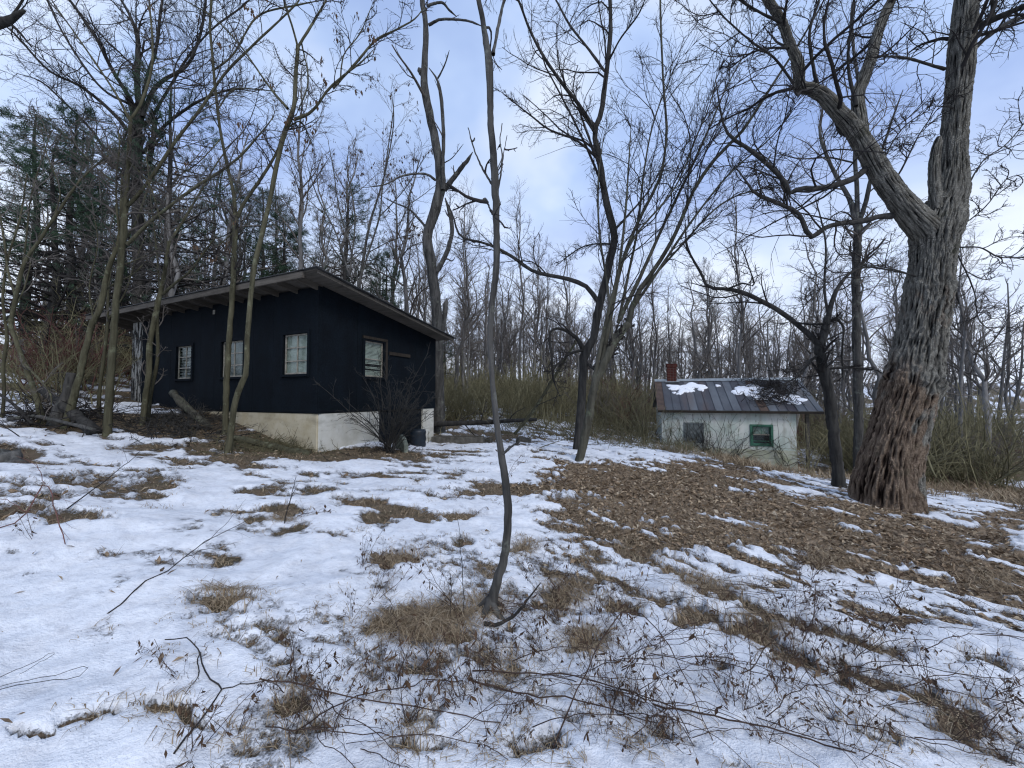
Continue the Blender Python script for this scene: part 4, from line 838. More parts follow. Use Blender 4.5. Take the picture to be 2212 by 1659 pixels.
olimbs = [(3, [(285,672),(240,675),(200,688),(130,695),(80,708),(35,738),(12,700),(-4,664),(-40,645),(-80,628),(-140,600),(-170,560),(-200,520)], [32,26,22,22,20,18,16,12,8], 0, -.6),
 (3, [(225,505),(200,530),(160,558),(100,578),(50,588),(0,585),(-30,605),(-45,570),(-90,520),(-150,470),(-210,430),(-240,380),(-262,250)], [36,30,26,24,22,20,18,16,12,9], -.1, -1.2),
 (3, [(545,150),(575,120),(610,95),(650,70),(700,52)], [26,22,20], 0, .4, .8), (3, [(550,85),(590,65),(640,45),(700,18)], [40,36,30], 0, -.5, .8), (3, [(450,215),(400,200),(330,180),(262,176),(200,182)], [16,13,10,6], 0, -.6), (3, [(595,70),(600,30),(598,-5)], [22,14], -.1, -.1, .5),
 (3, [(290,575),(330,500),(370,420),(420,350),(460,300)], [9,6,4], 0, -.4), (3, [(250,520),(290,440),(340,380),(430,330)], [8,5], -.2, -.5), (3, [(490,770),(560,770),(620,800),(700,800)], [10,7,5], 0, -.5, .6), (3, [(360,860),(280,835),(200,825),(150,850),(90,880),(0,960)], [9,7,5,3], -.2, -.8),
 (3, [(480,770),(540,900),(560,1000),(640,1050)], [7,4], 0, .6), (3, [(508,700),(580,640),(640,560),(700,540)], [7,4], 0, -.2), (3, [(510,600),(570,500),(640,450),(700,380)], [8,5], 0, .6, .5), (3, [(130,355),(110,370),(125,410),(140,425)], [20,16,14], -.1, -.15), (3, [(175,330),(150,200),(160,80),(170,-5)], [16,12,9], -.2, .5, 1),
 (3, [(60,290),(40,200),(30,100),(60,0)], [18,13,10], -.4, -.7, 1), (3, [(-20,260),(-80,180),(-150,130),(-230,60)], [13,9,6], -.6, -1.4, 1), (3, [(-35,150),(-100,150),(-160,170),(-240,230)], [12,8,5], -.6, .3), (3, [(-60,70),(-140,30),(-200,-10)], [12,9], -.6, -1, 1), (3, [(-90,480),(-130,560),(-90,640)], [6,4], -1, -1.3)]
AP, AR = [], []
for i, l in enumerate(olimbs):
    p, q = trace(l[0], l[1], l[2], BY + l[3], BY + l[4], 24, l[5] if len(l) > 5 else 0, seed=90 + i, wig=.02)
    tubes('limb', [(p, q, 8)], M['bark_dark'], oak, .18, i, OO); AP.append(p); AR.append(q)
for C, Rr in ((C1, R1), (C2, R2), (C3, R3)): s = smooth_path(np.column_stack([C[len(C)//3:], Rr[len(C)//3:]]), 24); AP.append(s[:, :3]); AR.append(s[:, 3])
r = np.random.default_rng(77); AP, AR = np.array(AP), np.minimum(np.array(AR), .09)
c1, r1 = spawn(AP, AR, r, 11, .15, 1, (30, 70), (.25, .55), 8, .18, .05, .4, .009); c2, r2_ = spawn(c1, r1, r, 8, .12, 1, (25, 60), (.35, .65), 6, .2, .04, .5, .0055); c3, r3 = spawn(c2, r2_, r, 4, .15, 1, (25, 55), (.35, .7), 4, .2, .03, .6, .0038)
tubes('crown', [(c1, r1, 5), (c2, r2_, 3), (c3, r3, 3)], M['twig_dark'], oak, 0, 0, OO)
# strip of bark hanging loose, and bark scales curling off the right side
p, q = trace(3, [(385,1395),(398,1430),(410,1460),(424,1485)], [10,12,4], BY - .25, BY - .4, 10); tubes('loose_bark_strip', [(p, q, 6)], M['bark_brown'], oak, .3, 3, OO)
p, q = trace(3, [(468,880),(485,905),(496,945)], [16,14,5], BY - .25, BY - .3, 10); tubes('loose_bark_strip', [(p, q, 6)], M['bark_dark'], oak, .3, 5, OO)

PLACES = [(150, 'at the left edge of the hillside'), (300, 'behind the leaning saplings'), (480, 'behind the left end of the shed'), (640, 'over the middle of the shed roof'), (800, 'over the peak of the shed roof'), (930, 'over the low end of the shed roof'),
 (1010, 'beside the broken topped tree'), (1120, 'behind the bowed sapling'), (1200, 'between the bowed sapling and the forked tree'), (1290, 'behind the forked dark tree'), (1400, 'right of the fan stemmed tree'), (1480, 'behind the cottage chimney'), (1600, 'behind the cottage roof snow'),
 (1700, 'behind the heap of twigs on the cottage roof'), (1790, 'behind the cottage porch'), (1850, 'behind the low limbed tree'), (1960, 'left of the massive tree'), (2080, 'hidden behind the massive trunk'), (2150, 'just right of the massive tree'), (9999, 'at the right edge of the woods')]
def place_of(x, y):
    p = 1106 + FPX * x / max(y, .1); return next(t for q, t in PLACES if p < q)
def rank_of(x, y): d = math.hypot(x, y); return 'front' if d < 25 else 'second' if d < 33 else 'third' if d < 42 else 'rear'
# ------------------------------------------------------------------ woods behind: a few kinds, copied one by one
def wood_tree_mesh(seed, h, r0, conf):
    r0 *= .8
    r = np.random.default_rng(seed); n = 14; z = np.linspace(-.6, h, n); w = np.cumsum(r.normal(size=(n, 2)) * conf['wob'], axis=0); w -= w[0]
    P = np.column_stack([w, z]); Rr = r0 * (1 - .82 * np.linspace(0, 1, n) ** 1.1); Rr[0] *= 1.3; P = P[None]; Rr = Rr[None]
    s = conf['start']; c1, r1 = spawn(P, Rr, r, conf['n'][0], s, 1, conf['ang'], (.16, .38), 7, .13, conf['up'], .5, .016)
    c2, r2_ = spawn(c1, r1, r, conf['n'][1], .2, 1, (25, 55), (.3, .6), 5, .16, .05, .5, .008); c3, r3 = spawn(c2, r2_, r, conf['n'][2], .15, 1, (20, 55), (.35, .75), 4, .2, .04, .6, .0055)
    V, Q, T = tube_np([(P, Rr, 8)], .08, seed); tm = mesh_np('trunk', V, Q, T, True)
    V, Q, T = tube_np([(c1, r1, 5), (c2, r2_, 3), (c3, r3, 3)]); cm = mesh_np('crown', V, Q, T, True)
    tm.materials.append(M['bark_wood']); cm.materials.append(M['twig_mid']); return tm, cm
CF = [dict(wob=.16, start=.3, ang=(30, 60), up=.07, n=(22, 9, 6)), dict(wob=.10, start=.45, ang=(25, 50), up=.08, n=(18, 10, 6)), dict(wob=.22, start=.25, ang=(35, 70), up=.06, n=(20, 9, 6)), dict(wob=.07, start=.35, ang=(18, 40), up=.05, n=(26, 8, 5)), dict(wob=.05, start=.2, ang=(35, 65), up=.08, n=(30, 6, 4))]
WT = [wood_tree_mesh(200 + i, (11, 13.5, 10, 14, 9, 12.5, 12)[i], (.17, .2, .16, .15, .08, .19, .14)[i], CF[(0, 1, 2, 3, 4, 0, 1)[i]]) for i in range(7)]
def copyable(name, pair_, x, y, s, rz, label, cat, group, zoff=0.0):
    o = empty(name, (x, y, float(H(x, y)) + zoff), rz, label, cat, group); o.scale = (s, s, s)
    for me in pair_: link(me.name.split('.')[0], me, None, o)
    return o
r = random.Random(5); placed = []
def blocked(x, y):
    u = (x + 3.89) * -.905 + (y - 7.7) * .426; v = (x + 3.89) * .426 + (y - 7.7) * .905
    if -1 < u < 10.2 and -1.5 < v < 5.4: return True
    u = (x - CX) * .954 - (y - CY) * .298; v = (x - CX) * .298 + (y - CY) * .954
    return -1.2 < u < 6.6 and -1.0 < v < 5.0
ZONES = [('hillside', 'bare grey woodland tree on the snowy hillside behind the shed', (-50, -12), 74), ('middle', '', (-12, 14), 92), ('right', 'bare grey woodland tree in the woods behind the cottage and the big tree', (14, 51), 108)]
for zn, lab, (a0, a1), cnt in ZONES:
    n = 0; tries = 0
    while n < cnt and tries < 8000:
        tries += 1; a = math.radians(r.uniform(a0, a1)); d = (r.random() ** .8) * 46 + {'hillside': 17, 'middle': 20, 'right': 19}[zn]; x, y = d * math.sin(a), d * math.cos(a)
        if blocked(x, y) or any((x - q[0]) ** 2 + (y - q[1]) ** 2 < 1.7 ** 2 for q in placed): continue
        placed.append((x, y)); k = r.randrange(7); s = r.uniform(.7, 1.08) * (1.12 if zn == 'hillside' else .93)
        lab = 'bare ' + ('wide crowned', 'high crowned', 'crooked', 'upswept', 'slender', 'stout', 'tall')[k] + ' grey tree ' + place_of(x, y) + ', ' + rank_of(x, y) + ' rank'
        copyable('woodland_tree', WT[k], x, y, s, r.uniform(0, 6.28), lab, 'tree', {'hillside': 'woodland trees on the hillside', 'middle': 'woodland trees beyond the clearing', 'right': 'woodland trees beyond the clearing'}[zn]); n += 1
# ---- pines on the left
def pine_mesh(seed, h, dead):
    r = np.random.default_rng(seed); n = 12; P = np.column_stack([np.cumsum(r.normal(size=(n, 2)) * .05, axis=0), np.linspace(-.5, h, n)])[None]; Rr = (.2 * (1 - .85 * np.linspace(0, 1, n)))[None]
    c1, r1 = spawn(P, Rr, r, 80, .12, 1, (75, 100), (.2, .34), 7, .07, .03, .35, .016); c2, r2_ = spawn(c1, r1, r, 9, .25, 1, (35, 60), (.25, .5), 5, .12, .03, .5, .009)
    V, Q, T = tube_np([(P, Rr, 8)], .1, seed); tm = mesh_np('trunk', V, Q, T, True); tm.materials.append(M['bark_dark'])
    V, Q, T = tube_np([(c1, r1, 4), (c2, r2_, 3)]); bm = mesh_np('branches', V, Q, T, True); bm.materials.append(M['twig_dark'])
    keep = c2[(c2[:, -1, 2] > h * dead) | (r.random(len(c2)) < .10)]
    c = keep[:, [2, 3, 4], :].reshape(-1, 3); N = len(c); nn = 12
    base = np.repeat(c, nn, 0) + r.normal(size=(N * nn, 3)) * .035; d = r.normal(size=(N * nn, 3)); d[:, 2] += .35; d /= np.linalg.norm(d, axis=1, keepdims=True)
    s = np.cross(d, r.normal(size=d.shape)); s /= np.linalg.norm(s, axis=1, keepdims=True); L = r.uniform(.10, .2, (N * nn, 1))
    V = np.stack([base - s * .007, base + s * .007, base + d * L], 1).reshape(-1, 3); nm = mesh_np('needles', V, None, np.arange(len(V)).reshape(-1, 3)); nm.materials.append(M['needles'])
    return tm, bm, nm
PT = [pine_mesh(301, 10.5, .55), pine_mesh(302, 9, .45), pine_mesh(303, 12, .6)]
for k, (X_, Y_, s, lab) in enumerate([(-17.5,15.5,1.0,'dark pine at the left edge of the hillside, bare below'), (-15.8,13.2,.9,'dark pine on the left hillside behind the leaning saplings'), (-13.2,14.6,.95,'dark pine standing behind the stout sapling'), (-20.5,16.0,1.05,None), (-17,19,1.0,None), (-12.5,19.5,.85,None), (-21,20.5,1.1,None),
      (-10.8,18.2,.9,'pine with green boughs showing above the middle of the shed roof'), (-8.6,19,.86,'pine with green boughs behind the shed\'s roof peak'), (-6.8,21.5,.76,'round topped green pine just right of the boughs over the roof peak'), (-5.2,30,.5,'small dark conifer peeking over the low end of the shed roof'), (-14.6,24,.95,None), (-24,24,1.1,None), (-9,26,.85,None)]):
    copyable('pine_tree', PT[k % 3], X_, Y_, s, k * 1.3, lab or ('dark pine ' + place_of(X_, Y_) + ', ' + ('deep among the others' if Y_ > 20 else 'in the nearer row')), 'tree', 'pines on the hillside')
# ---- thickets
def shrub_mesh(seed, n, h, spread, mat, rmin=.011):
    r = np.random.default_rng(seed); K = 7; p = np.zeros((n, K, 3)); p[:, 0, :2] = r.normal(size=(n, 2)) * spread; p[:, 0, 2] = -.1
    d = np.column_stack([r.normal(size=(n, 2)) * .32, np.ones(n)]); L = h * r.uniform(.5, 1.1, n)
    for k in range(1, K):
        d = d + r.normal(size=(n, 3)) * .12 + np.column_stack([d[:, :2] * .06, np.zeros(n)]); d /= np.linalg.norm(d, axis=1, keepdims=True); p[:, k] = p[:, k-1] + d * (L / (K - 1))[:, None]
    R0 = (rmin * 1.6 * r.uniform(.7, 1.6, n))[:, None] * np.linspace(1, .4, K)[None]
    c2, r2_ = spawn(p, R0, r, 8, .15, 1, (20, 55), (.25, .5), 5, .18, .02, .6, rmin * .6); c3, r3 = spawn(c2, r2_, r, 3, .2, 1, (20, 50), (.4, .7), 4, .2, .02, .7, rmin * .45)
    V, Q, T = tube_np([(p, R0, 4), (c2, r2_, 3), (c3, r3, 3)]); me = mesh_np('shrub', V, Q, T, True); me.materials.append(mat); return me
SM = [shrub_mesh(400 + i, 34, 2.7, .55, M['bark_brown'] if i < 3 else M['twig_red'] if i == 4 else M['twig_mid']) for i in range(5)]
n = 0; sp_ = []
SZ = [('bare shrub in the thicket on the hillside left of the shed', 'thicket on the hillside', (-52, -30), (15, 34), 60), ('olive brown bare shrub in the thicket between the shed and the cottage', 'thicket beyond the clearing', (-16, 18), (15.5, 34), 110), ('olive brown bare shrub in the thicket behind the cottage and big tree', 'thicket beyond the clearing', (18, 52), (18, 38), 90)]
for lab, grp, (a0, a1), (d0, d1), cnt in SZ:
    n = 0
    while n < cnt:
        a = math.radians(r.uniform(a0, a1)); d = d0 + (d1 - d0) * r.random(); x, y = d * math.sin(a), d * math.cos(a)
        if blocked(x, y): continue
        kk = r.choice((0, 1, 2, 0, 1, 2, 3, 4)); me = SM[kk]; d_ = math.hypot(x, y)
        lab = ('olive', 'olive', 'olive', 'grey', 'reddish')[kk] + ' bare shrub ' + place_of(x, y) + ', ' + ('nearest' if d_ < 18 else 'near' if d_ < 21 else 'halfway' if d_ < 25 else 'far' if d_ < 29 else 'farthest') + ' row'
        o = link('bare_shrub', me, None, None, (x, y, float(H(x, y)))); o.rotation_euler = (0, 0, r.uniform(0, 6.28)); s = r.uniform(.55, 1.15) * (1.15 if r.random() < .2 else .9); o.scale = (s, s, s * r.uniform(.8, 1.15)); tag(o, lab, 'shrub', grp); n += 1
def undergrowth(x0, x1, name, d0, d1, n, seed):
    r = np.random.default_rng(seed); a = np.radians(r.uniform(x0, x1, n)); d = d0 + (d1 - d0) * r.random(n) ** .9; x, y = d * np.sin(a), d * np.cos(a); k = np.array([not blocked(*q) for q in zip(x, y)]); x, y = x[k], y[k]; n = len(x)
    K = 5; p = np.zeros((n, K, 3)); p[:, 0] = np.column_stack([x, y, H(x, y) - .05]); dd = np.column_stack([r.normal(size=(n, 2)) * .28, np.ones(n)]); L = r.uniform(.8, 3.4, n)
    for j in range(1, K): dd = dd + r.normal(size=(n, 3)) * .13; dd /= np.linalg.norm(dd, axis=1, keepdims=True); p[:, j] = p[:, j-1] + dd * (L / (K - 1))[:, None]
    R0 = r.uniform(.008, .02, n)[:, None] * np.linspace(1, .4, K)[None]; c2, r2_ = spawn(p, R0, r, 4, .2, 1, (20, 55), (.3, .5), 4, .2, .02, .6, .007)
    tubes(name, [(p, R0, 3), (c2, r2_, 3)], M['bark_brown'])['kind'] = 'stuff'
undergrowth(-53, 53, 'undergrowth', 17, 46, 3000, 9)

def distant_woods(n, seed):
    r = np.random.default_rng(seed); a = np.radians(r.uniform(-54, 54, n)); d = r.uniform(44, 85, n); x, y = d * np.sin(a), d * np.cos(a); K = 7; h = r.uniform(8, 14, n); p = np.zeros((n, K, 3)); p[:, 0] = np.column_stack([x, y, H(x, y) - .5])
    for k in range(1, K): p[:, k] = p[:, k-1] + np.column_stack([r.normal(size=(n, 2)) * .18, h / (K - 1)])
    R0 = r.uniform(.09, .2, n)[:, None] * np.linspace(1, .25, K)[None]; c1, r1 = spawn(p, R0, r, 13, .3, 1, (25, 60), (.18, .36), 4, .14, .08, .5, .03); c2, r2_ = spawn(c1, r1, r, 5, .2, 1, (25, 55), (.35, .6), 3, .16, .05, .6, .018)
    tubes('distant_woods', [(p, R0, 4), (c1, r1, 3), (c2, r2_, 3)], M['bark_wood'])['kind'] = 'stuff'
distant_woods(230, 77)
# ------------------------------------------------------------------ things lying and growing near
def gpath(pts, w, n=16, lift=None, zig=0.0, seed=0):
    """a stick along the ground: pts (picture x, y[, height above ground]); w radii in metres (start, end)"""
    A = []
    for q in pts: c = hit(q[0], q[1]); A.append([c[0], c[1], c[2] + (q[2] if len(q) > 2 else .02), 0])
    P = smooth_path(A, n); r = np.random.default_rng(seed)
    if zig: P[1:-1, :3] += r.normal(size=(n - 2, 3)) * zig
    P[:, 2] = np.maximum(P[:, 2] + .02, GZ(P[:, 0], P[:, 1]) + w[1]); return P[:, :3], np.linspace(w[0], w[1], n)
def stick(name, label, cat, pts, w, mat, side=None, n=16, group=None, zig=.004, leaves=0, sub=(3, 2), seed=1, sides=6):
    P, Rr = gpath(pts, w, n, zig=zig, seed=seed); o = P[0].copy(); g = [(P, Rr, sides)]; src = [(P, Rr)]
    for s in (side or []): p, q = gpath(s[0], s[1], 10, zig=zig, seed=seed + 3); g.append((p, q, 4)); src.append((p, q))
    r = np.random.default_rng(seed + 40)
    if sub:
        for p, q in src:
            s_ = smooth_path(np.column_stack([p, q]), 12); c, rr_ = spawn(s_[None, :, :3], s_[None, :, 3], r, sub[0], .2, 1, (30, 65), (.08, .25), 5, .15, .03, .5, .0012); g.append((c, rr_, 3))
            if sub[1]: c2, rr2 = spawn(c, rr_, r, sub[1], .2, 1, (30, 60), (.3, .6), 4, .2, .02, .6, .0009); g.append((c2, rr2, 3))
    ob = tubes(name, g, mat, None, .08, seed, o); ob.location = o; tag(ob, label, cat, group)
    if leaves: curled(c, r, leaves, ob, o)
    return ob
def curled(paths, r, n, parent, o, name='withered_leaf_bunch', size=(.012, .036)):
    V = []; F = []
    for k in r.integers(0, len(paths), n):
        p = paths[k][-1 if r.random() < .6 else -2]; L = r.uniform(*size); w = L * r.uniform(.18, .32); a = r.uniform(0, 6.28); d = np.array([math.cos(a), math.sin(a), 0]) * w; e_ = np.array([-d[1], d[0], 0]) * .6
        q = r.normal(size=2) * .3 * L; m_ = len(V); mid = p + np.array([q[0], q[1], -L * .5]); tip = p + np.array([q[0] * 2.2, q[1] * 2.2, -L])
        V += [p - o, mid + d - o, tip - o, mid - d - o, mid + e_ - o]; F += [(m_, m_+1, m_+4), (m_, m_+4, m_+3), (m_+1, m_+2, m_+4), (m_+4, m_+2, m_+3)]
    return link(name, mesh_np(name, V, None, F), M['leaf_dead'], parent)

# fallen leaves
def scatter(n, r0, r1, a0, a1, r): a = np.radians(r.uniform(a0, a1, n)); d = np.exp(r.uniform(math.log(r0), math.log(r1), n)); return d * np.sin(a), d * np.cos(a)
def inshed(x, y):
    u = (x + 3.89) * -.905 + (y - 7.7) * .426; v = (x + 3.89) * .426 + (y - 7.7) * .905; a = (u > 0) & (u < 8) & (v > 0) & (v < 3.9)
    u = (x - CX) * .954 - (y - CY) * .298; v = (x - CX) * .298 + (y - CY) * .954; return a | ((u > 0) & (u < 4.5) & (v > 0) & (v < 3.6))
r = np.random.default_rng(91); x, y = scatter(330000, 1.2, 20, -56, 56, r); m = SNOW(x, y); li = LITTER(x, y); bare = 1 - sstep(.45, .62, m)
dist = np.hypot(x, y); keep = (r.random(len(x)) < (bare * (.10 + .94 * sstep(.15, .5, li)) * sstep(2, 5, dist) * .8 + .012 * bare + .0012 * (dist > 2.5))) & ~inshed(x, y); x, y, li = x[keep][:110000], y[keep][:110000], li[keep][:110000]; n = len(x)
z = GZ(x, y) + r.uniform(.0, .02, n); a = r.uniform(0, 6.28, n); L = (.009 + .03 * r.random(n) ** 2.2) * (1 + .3 * (np.hypot(x, y) > 6)); w = L * r.uniform(.22, .5, n); ti = r.normal(size=(n, 2)) * .4
ux, uy = np.cos(a), np.sin(a); P0 = np.stack([x, y, z], 1); U = np.stack([ux, uy, ti[:, 0]], 1) * L[:, None]; S_ = np.stack([-uy, ux, ti[:, 1]], 1) * w[:, None]; up = np.zeros((n, 3)); up[:, 2] = L * r.uniform(.1, .7, n)
V = np.stack([P0 - U, P0 + S_ + up, P0 + U, P0 - S_ + up * r.uniform(.2, 1, (n, 1))], 1).reshape(-1, 3); i = np.arange(n)[:, None] * 4; T = np.concatenate([i + [[0, 1, 2]], i + [[0, 2, 3]]])
me = mesh_np('fallen_leaves', V, None, T.reshape(2, -1, 3).transpose(1, 0, 2).reshape(-1, 3)); tone(me, 2 * n, 3, 2); link('fallen_leaves', me, M['litter'])['kind'] = 'stuff'

# dry grass
def blades(x, y, z, L, r, droop=.9, width=.0022, K=5, spread=1.0, lean=None):
    n = len(x); a = r.uniform(0, 6.28, n); d = np.stack([np.cos(a) * spread, np.sin(a) * spread, r.uniform(.3, 1.6, n)], 1)
    if lean is not None: d[:, :2] += lean
    d /= np.linalg.norm(d, axis=1, keepdims=True)
    P = np.zeros((n, K, 3)); P[:, 0] = np.stack([x, y, z], 1); s = np.stack([-np.sin(a), np.cos(a), 0 * a], 1)
    for k in range(1, K):
        P[:, k] = P[:, k-1] + d * (L / (K - 1))[:, None]; d = d + np.array([0, 0, -droop / K]) * 1.6 + r.normal(size=(n, 3)) * .14; d /= np.linalg.norm(d, axis=1, keepdims=True)
    g = GZ(P[:, :, 0], P[:, :, 1]) + .004; P[:, 1:, 2] = np.maximum(P[:, 1:, 2], g[:, 1:] + r.uniform(0, .012, (n, 1)))
    wd = width * np.linspace(1, .25, K)[None, :, None] * r.uniform(.6, 1.5, (n, 1, 1)); V = np.stack([P - s[:, None] * wd, P + s[:, None] * wd], 2).reshape(-1, 3)
    idx = np.arange(n * K * 2).reshape(n, K, 2); Q = np.stack([idx[:, :-1, 0], idx[:, :-1, 1], idx[:, 1:, 1], idx[:, 1:, 0]], -1).reshape(-1, 4); return V, Q
x, y = scatter(15000, 1.3, 15, -56, 56, r); m = SNOW(x, y); li = LITTER(x, y); keep = (r.random(len(x)) < ((1 - sstep(.4, .62, m)) * .6 + .16 * (1 - sstep(.55, .95, m))) * (1 - .75 * sstep(.2, .7, li)) + .012 * (x > 0)) & ~inshed(x, y); x, y = x[keep][:3000], y[keep][:3000]; nb = 15
dd = np.hypot(x, y); X_ = np.repeat(x, nb) + r.normal(size=len(x) * nb) * .05; Y_ = np.repeat(y, nb) + r.normal(size=len(x) * nb) * .05
V, Q = blades(X_, Y_, H(X_, Y_), r.uniform(.03, .13, len(X_)), r, 1.2, .002, 4); W_ = V
me = mesh_np('dry_grass', V, Q); tone(me, len(Q), 4, 3); link('dry_grass', me, M['grass'])['kind'] = 'stuff'
x, y = scatter(5000, 13, 30, 10, 54, r); k = ~inshed(x, y) & (SNOW(x, y) < .62); x, y = x[k], y[k]; V, Q = blades(np.repeat(x, 5) + r.normal(size=len(x) * 5) * .1, np.repeat(y, 5) + r.normal(size=len(x) * 5) * .1, H(np.repeat(x, 5), np.repeat(y, 5)), r.uniform(.15, .5, len(x) * 5), r, .7, .007, 4)
me = mesh_np('meadow_grass', V, Q); tone(me, len(Q), 5, 3); link('meadow_grass', me, M['grass'])['kind'] = 'stuff'
for (px_, py_, hw, hh, nb, lo, hi, lab) in [(925,1352,95,34,1500,.10,.32,'wide tuft of matted dry grass left of the bowed sapling\'s foot'), (1050,1315,42,24,520,.08,.24,'dry grass wrapped round the foot of the bowed sapling'), (1135,1190,26,14,350,.1,.26,'small upright grass tuft right of the bowed sapling'),
   (1265,1400,46,22,600,.08,.24,'round grass tuft on the snow below and right of the bowed sapling'), (1225,1290,50,34,700,.08,.25,'shaggy grass tuft among weeds right of the bowed sapling'), (1520,1272,60,26,700,.08,.26,'grass tuft at the edge of the leaf covered slope'), (1640,1370,55,26,600,.08,.26,'dark grass clump among canes on the right of the slope'),
   (608,1125,34,8,280,.08,.22,'thin grass tuft by the dead weed in front of the shed'), (490,1298,64,18,420,.1,.26,'flattened grass tuft on the snow left of the foreground'), (860,1213,56,18,420,.06,.18,'low grass tuft between the shed corner and the wide tuft'), (2150,1260,60,24,500,.12,.34,'tall grass tuft at the edge of the leaf slope under the massive tree'), (1790,1215,60,18,500,.1,.3,'pale grass tuft on the slope below the massive tree'), (2120,1000,90,14,600,.2,.5,'tawny grass clump in the meadow beyond the massive tree')]:
    c = hit(px_, py_); a = hit(px_ + hw, py_) - c; b_ = hit(px_, py_ - hh) - c; q = r.normal(size=(nb, 2)) * .5; x = c[0] + a[0] * q[:, 0] + b_[0] * q[:, 1]; y = c[1] + a[1] * q[:, 0] + b_[1] * q[:, 1]
    V, Q = blades(x, y, H(x, y), r.uniform(lo, hi * .9, nb), r, 1.7, .0017 if c[1] < 6 else .004, 6); V = V - c; me = mesh_np('dry_grass_tuft', V, Q); tone(me, len(Q), 6, 5); o = link('dry_grass_tuft', me, M['grass'], None, tuple(c)); tag(o, lab, 'grass tuft', 'tufts of dry grass')

# dead weeds standing in the snow (a few kinds, copied)
def weed(seed, h, nst, lean):
    r = np.random.default_rng(seed); K = 9; p = np.zeros((nst, K, 3)); p[:, 0, :2] = r.normal(size=(nst, 2)) * .015; p[:, 0, 2] = -.04; d = np.column_stack([r.normal(size=(nst, 2)) * .25 + [lean, 0], np.ones(nst)]); L = h * r.uniform(.55, 1.1, nst)
    for k in range(1, K): d = d + r.normal(size=(nst, 3)) * .09 + [lean * .12, 0, -.10 * lean]; d /= np.linalg.norm(d, axis=1, keepdims=True); p[:, k] = p[:, k-1] + d * (L / (K - 1))[:, None]
    R0 = np.linspace(1, .45, K)[None] * r.uniform(.0015, .0028, nst)[:, None]; c, rr_ = spawn(p, R0, r, 9, .2, 1, (30, 60), (.12, .34), 5, .2, .02, .6, .0009); c2, rr2 = spawn(c, rr_, r, 3, .3, 1, (30, 60), (.3, .6), 4, .25, -.02, .7, .0007)
    V, Q, T = tube_np([(p, R0, 4), (c, rr_, 3), (c2, rr2, 3)]); me = mesh_np('dead_weed', V, Q, T, True); me.materials.append(M['bramble'])
    lv = curled(np.concatenate([c[:, -4:], c2]), r, 16 + nst * 5, None, np.zeros(3), 'curled_leaves'); lm = lv.data; bpy.data.objects.remove(lv); return me, lm
WD = [weed(500 + i, (.42, .5, .34, .6, .3, .45)[i], (2, 3, 1, 4, 3, 5)[i], (.5, .2, .9, .35, 1.2, .1)[i]) for i in range(6)]
spots = [(1000,1330,1.0),(1165,1240,.9),(930,1405,.5),(620,1120,1.5),(80,1180,1.1)]
rw = random.Random(12)
ROWS = [((1150, 1500), (1180, 1420), 34), ((1250, 1700), (1400, 1659), 40), ((1600, 2212), (1300, 1659), 56), ((560, 1150), (1440, 1659), 36), ((700, 1150), (1230, 1400), 9), ((1500, 2100), (1210, 1330), 14), ((60, 560), (1250, 1640), 6), ((900, 1400), (1000, 1160), 8)]
def wplace(px_, py_):
    h_ = 'nearest the camera' if py_ > 1540 else 'in the near snow' if py_ > 1420 else 'in the middle of the slope' if py_ > 1260 else 'up the slope'
    v_ = 'far left' if px_ < 560 else 'left of the wide grass tuft' if px_ < 860 else 'below the bowed sapling' if px_ < 1120 else 'right of the bowed sapling' if px_ < 1340 else 'below the leaf covered slope' if px_ < 1620 else 'below the massive tree' if px_ < 1950 else 'at the right edge'
    return h_ + ', ' + v_
KN = ('leaning', 'three stemmed', 'single stemmed', 'bushy', 'flattened', 'many stemmed')
for (xa_, xb_), (ya_, yb_), cnt in ROWS:
    for _ in range(cnt): spots.append((rw.uniform(xa_, xb_), rw.uniform(ya_, yb_), rw.uniform(.55, 1.15)))
for (px_, py_, s) in spots:
    c = hit(px_, py_); k = rw.randrange(6); o = link('dead_weed', WD[k][0], None, None, tuple(c)); o.rotation_euler = (rw.uniform(-.2, .2), rw.uniform(-.2, .2), rw.uniform(0, 6.28)); s *= .75 + .08 * c[1]; o.scale = (s, s, s)
    tag(o, KN[k] + ' dead weed ' + wplace(px_, py_), 'weed', 'dead weeds in the snow'); link('curled_leaves', WD[k][1], None, o)
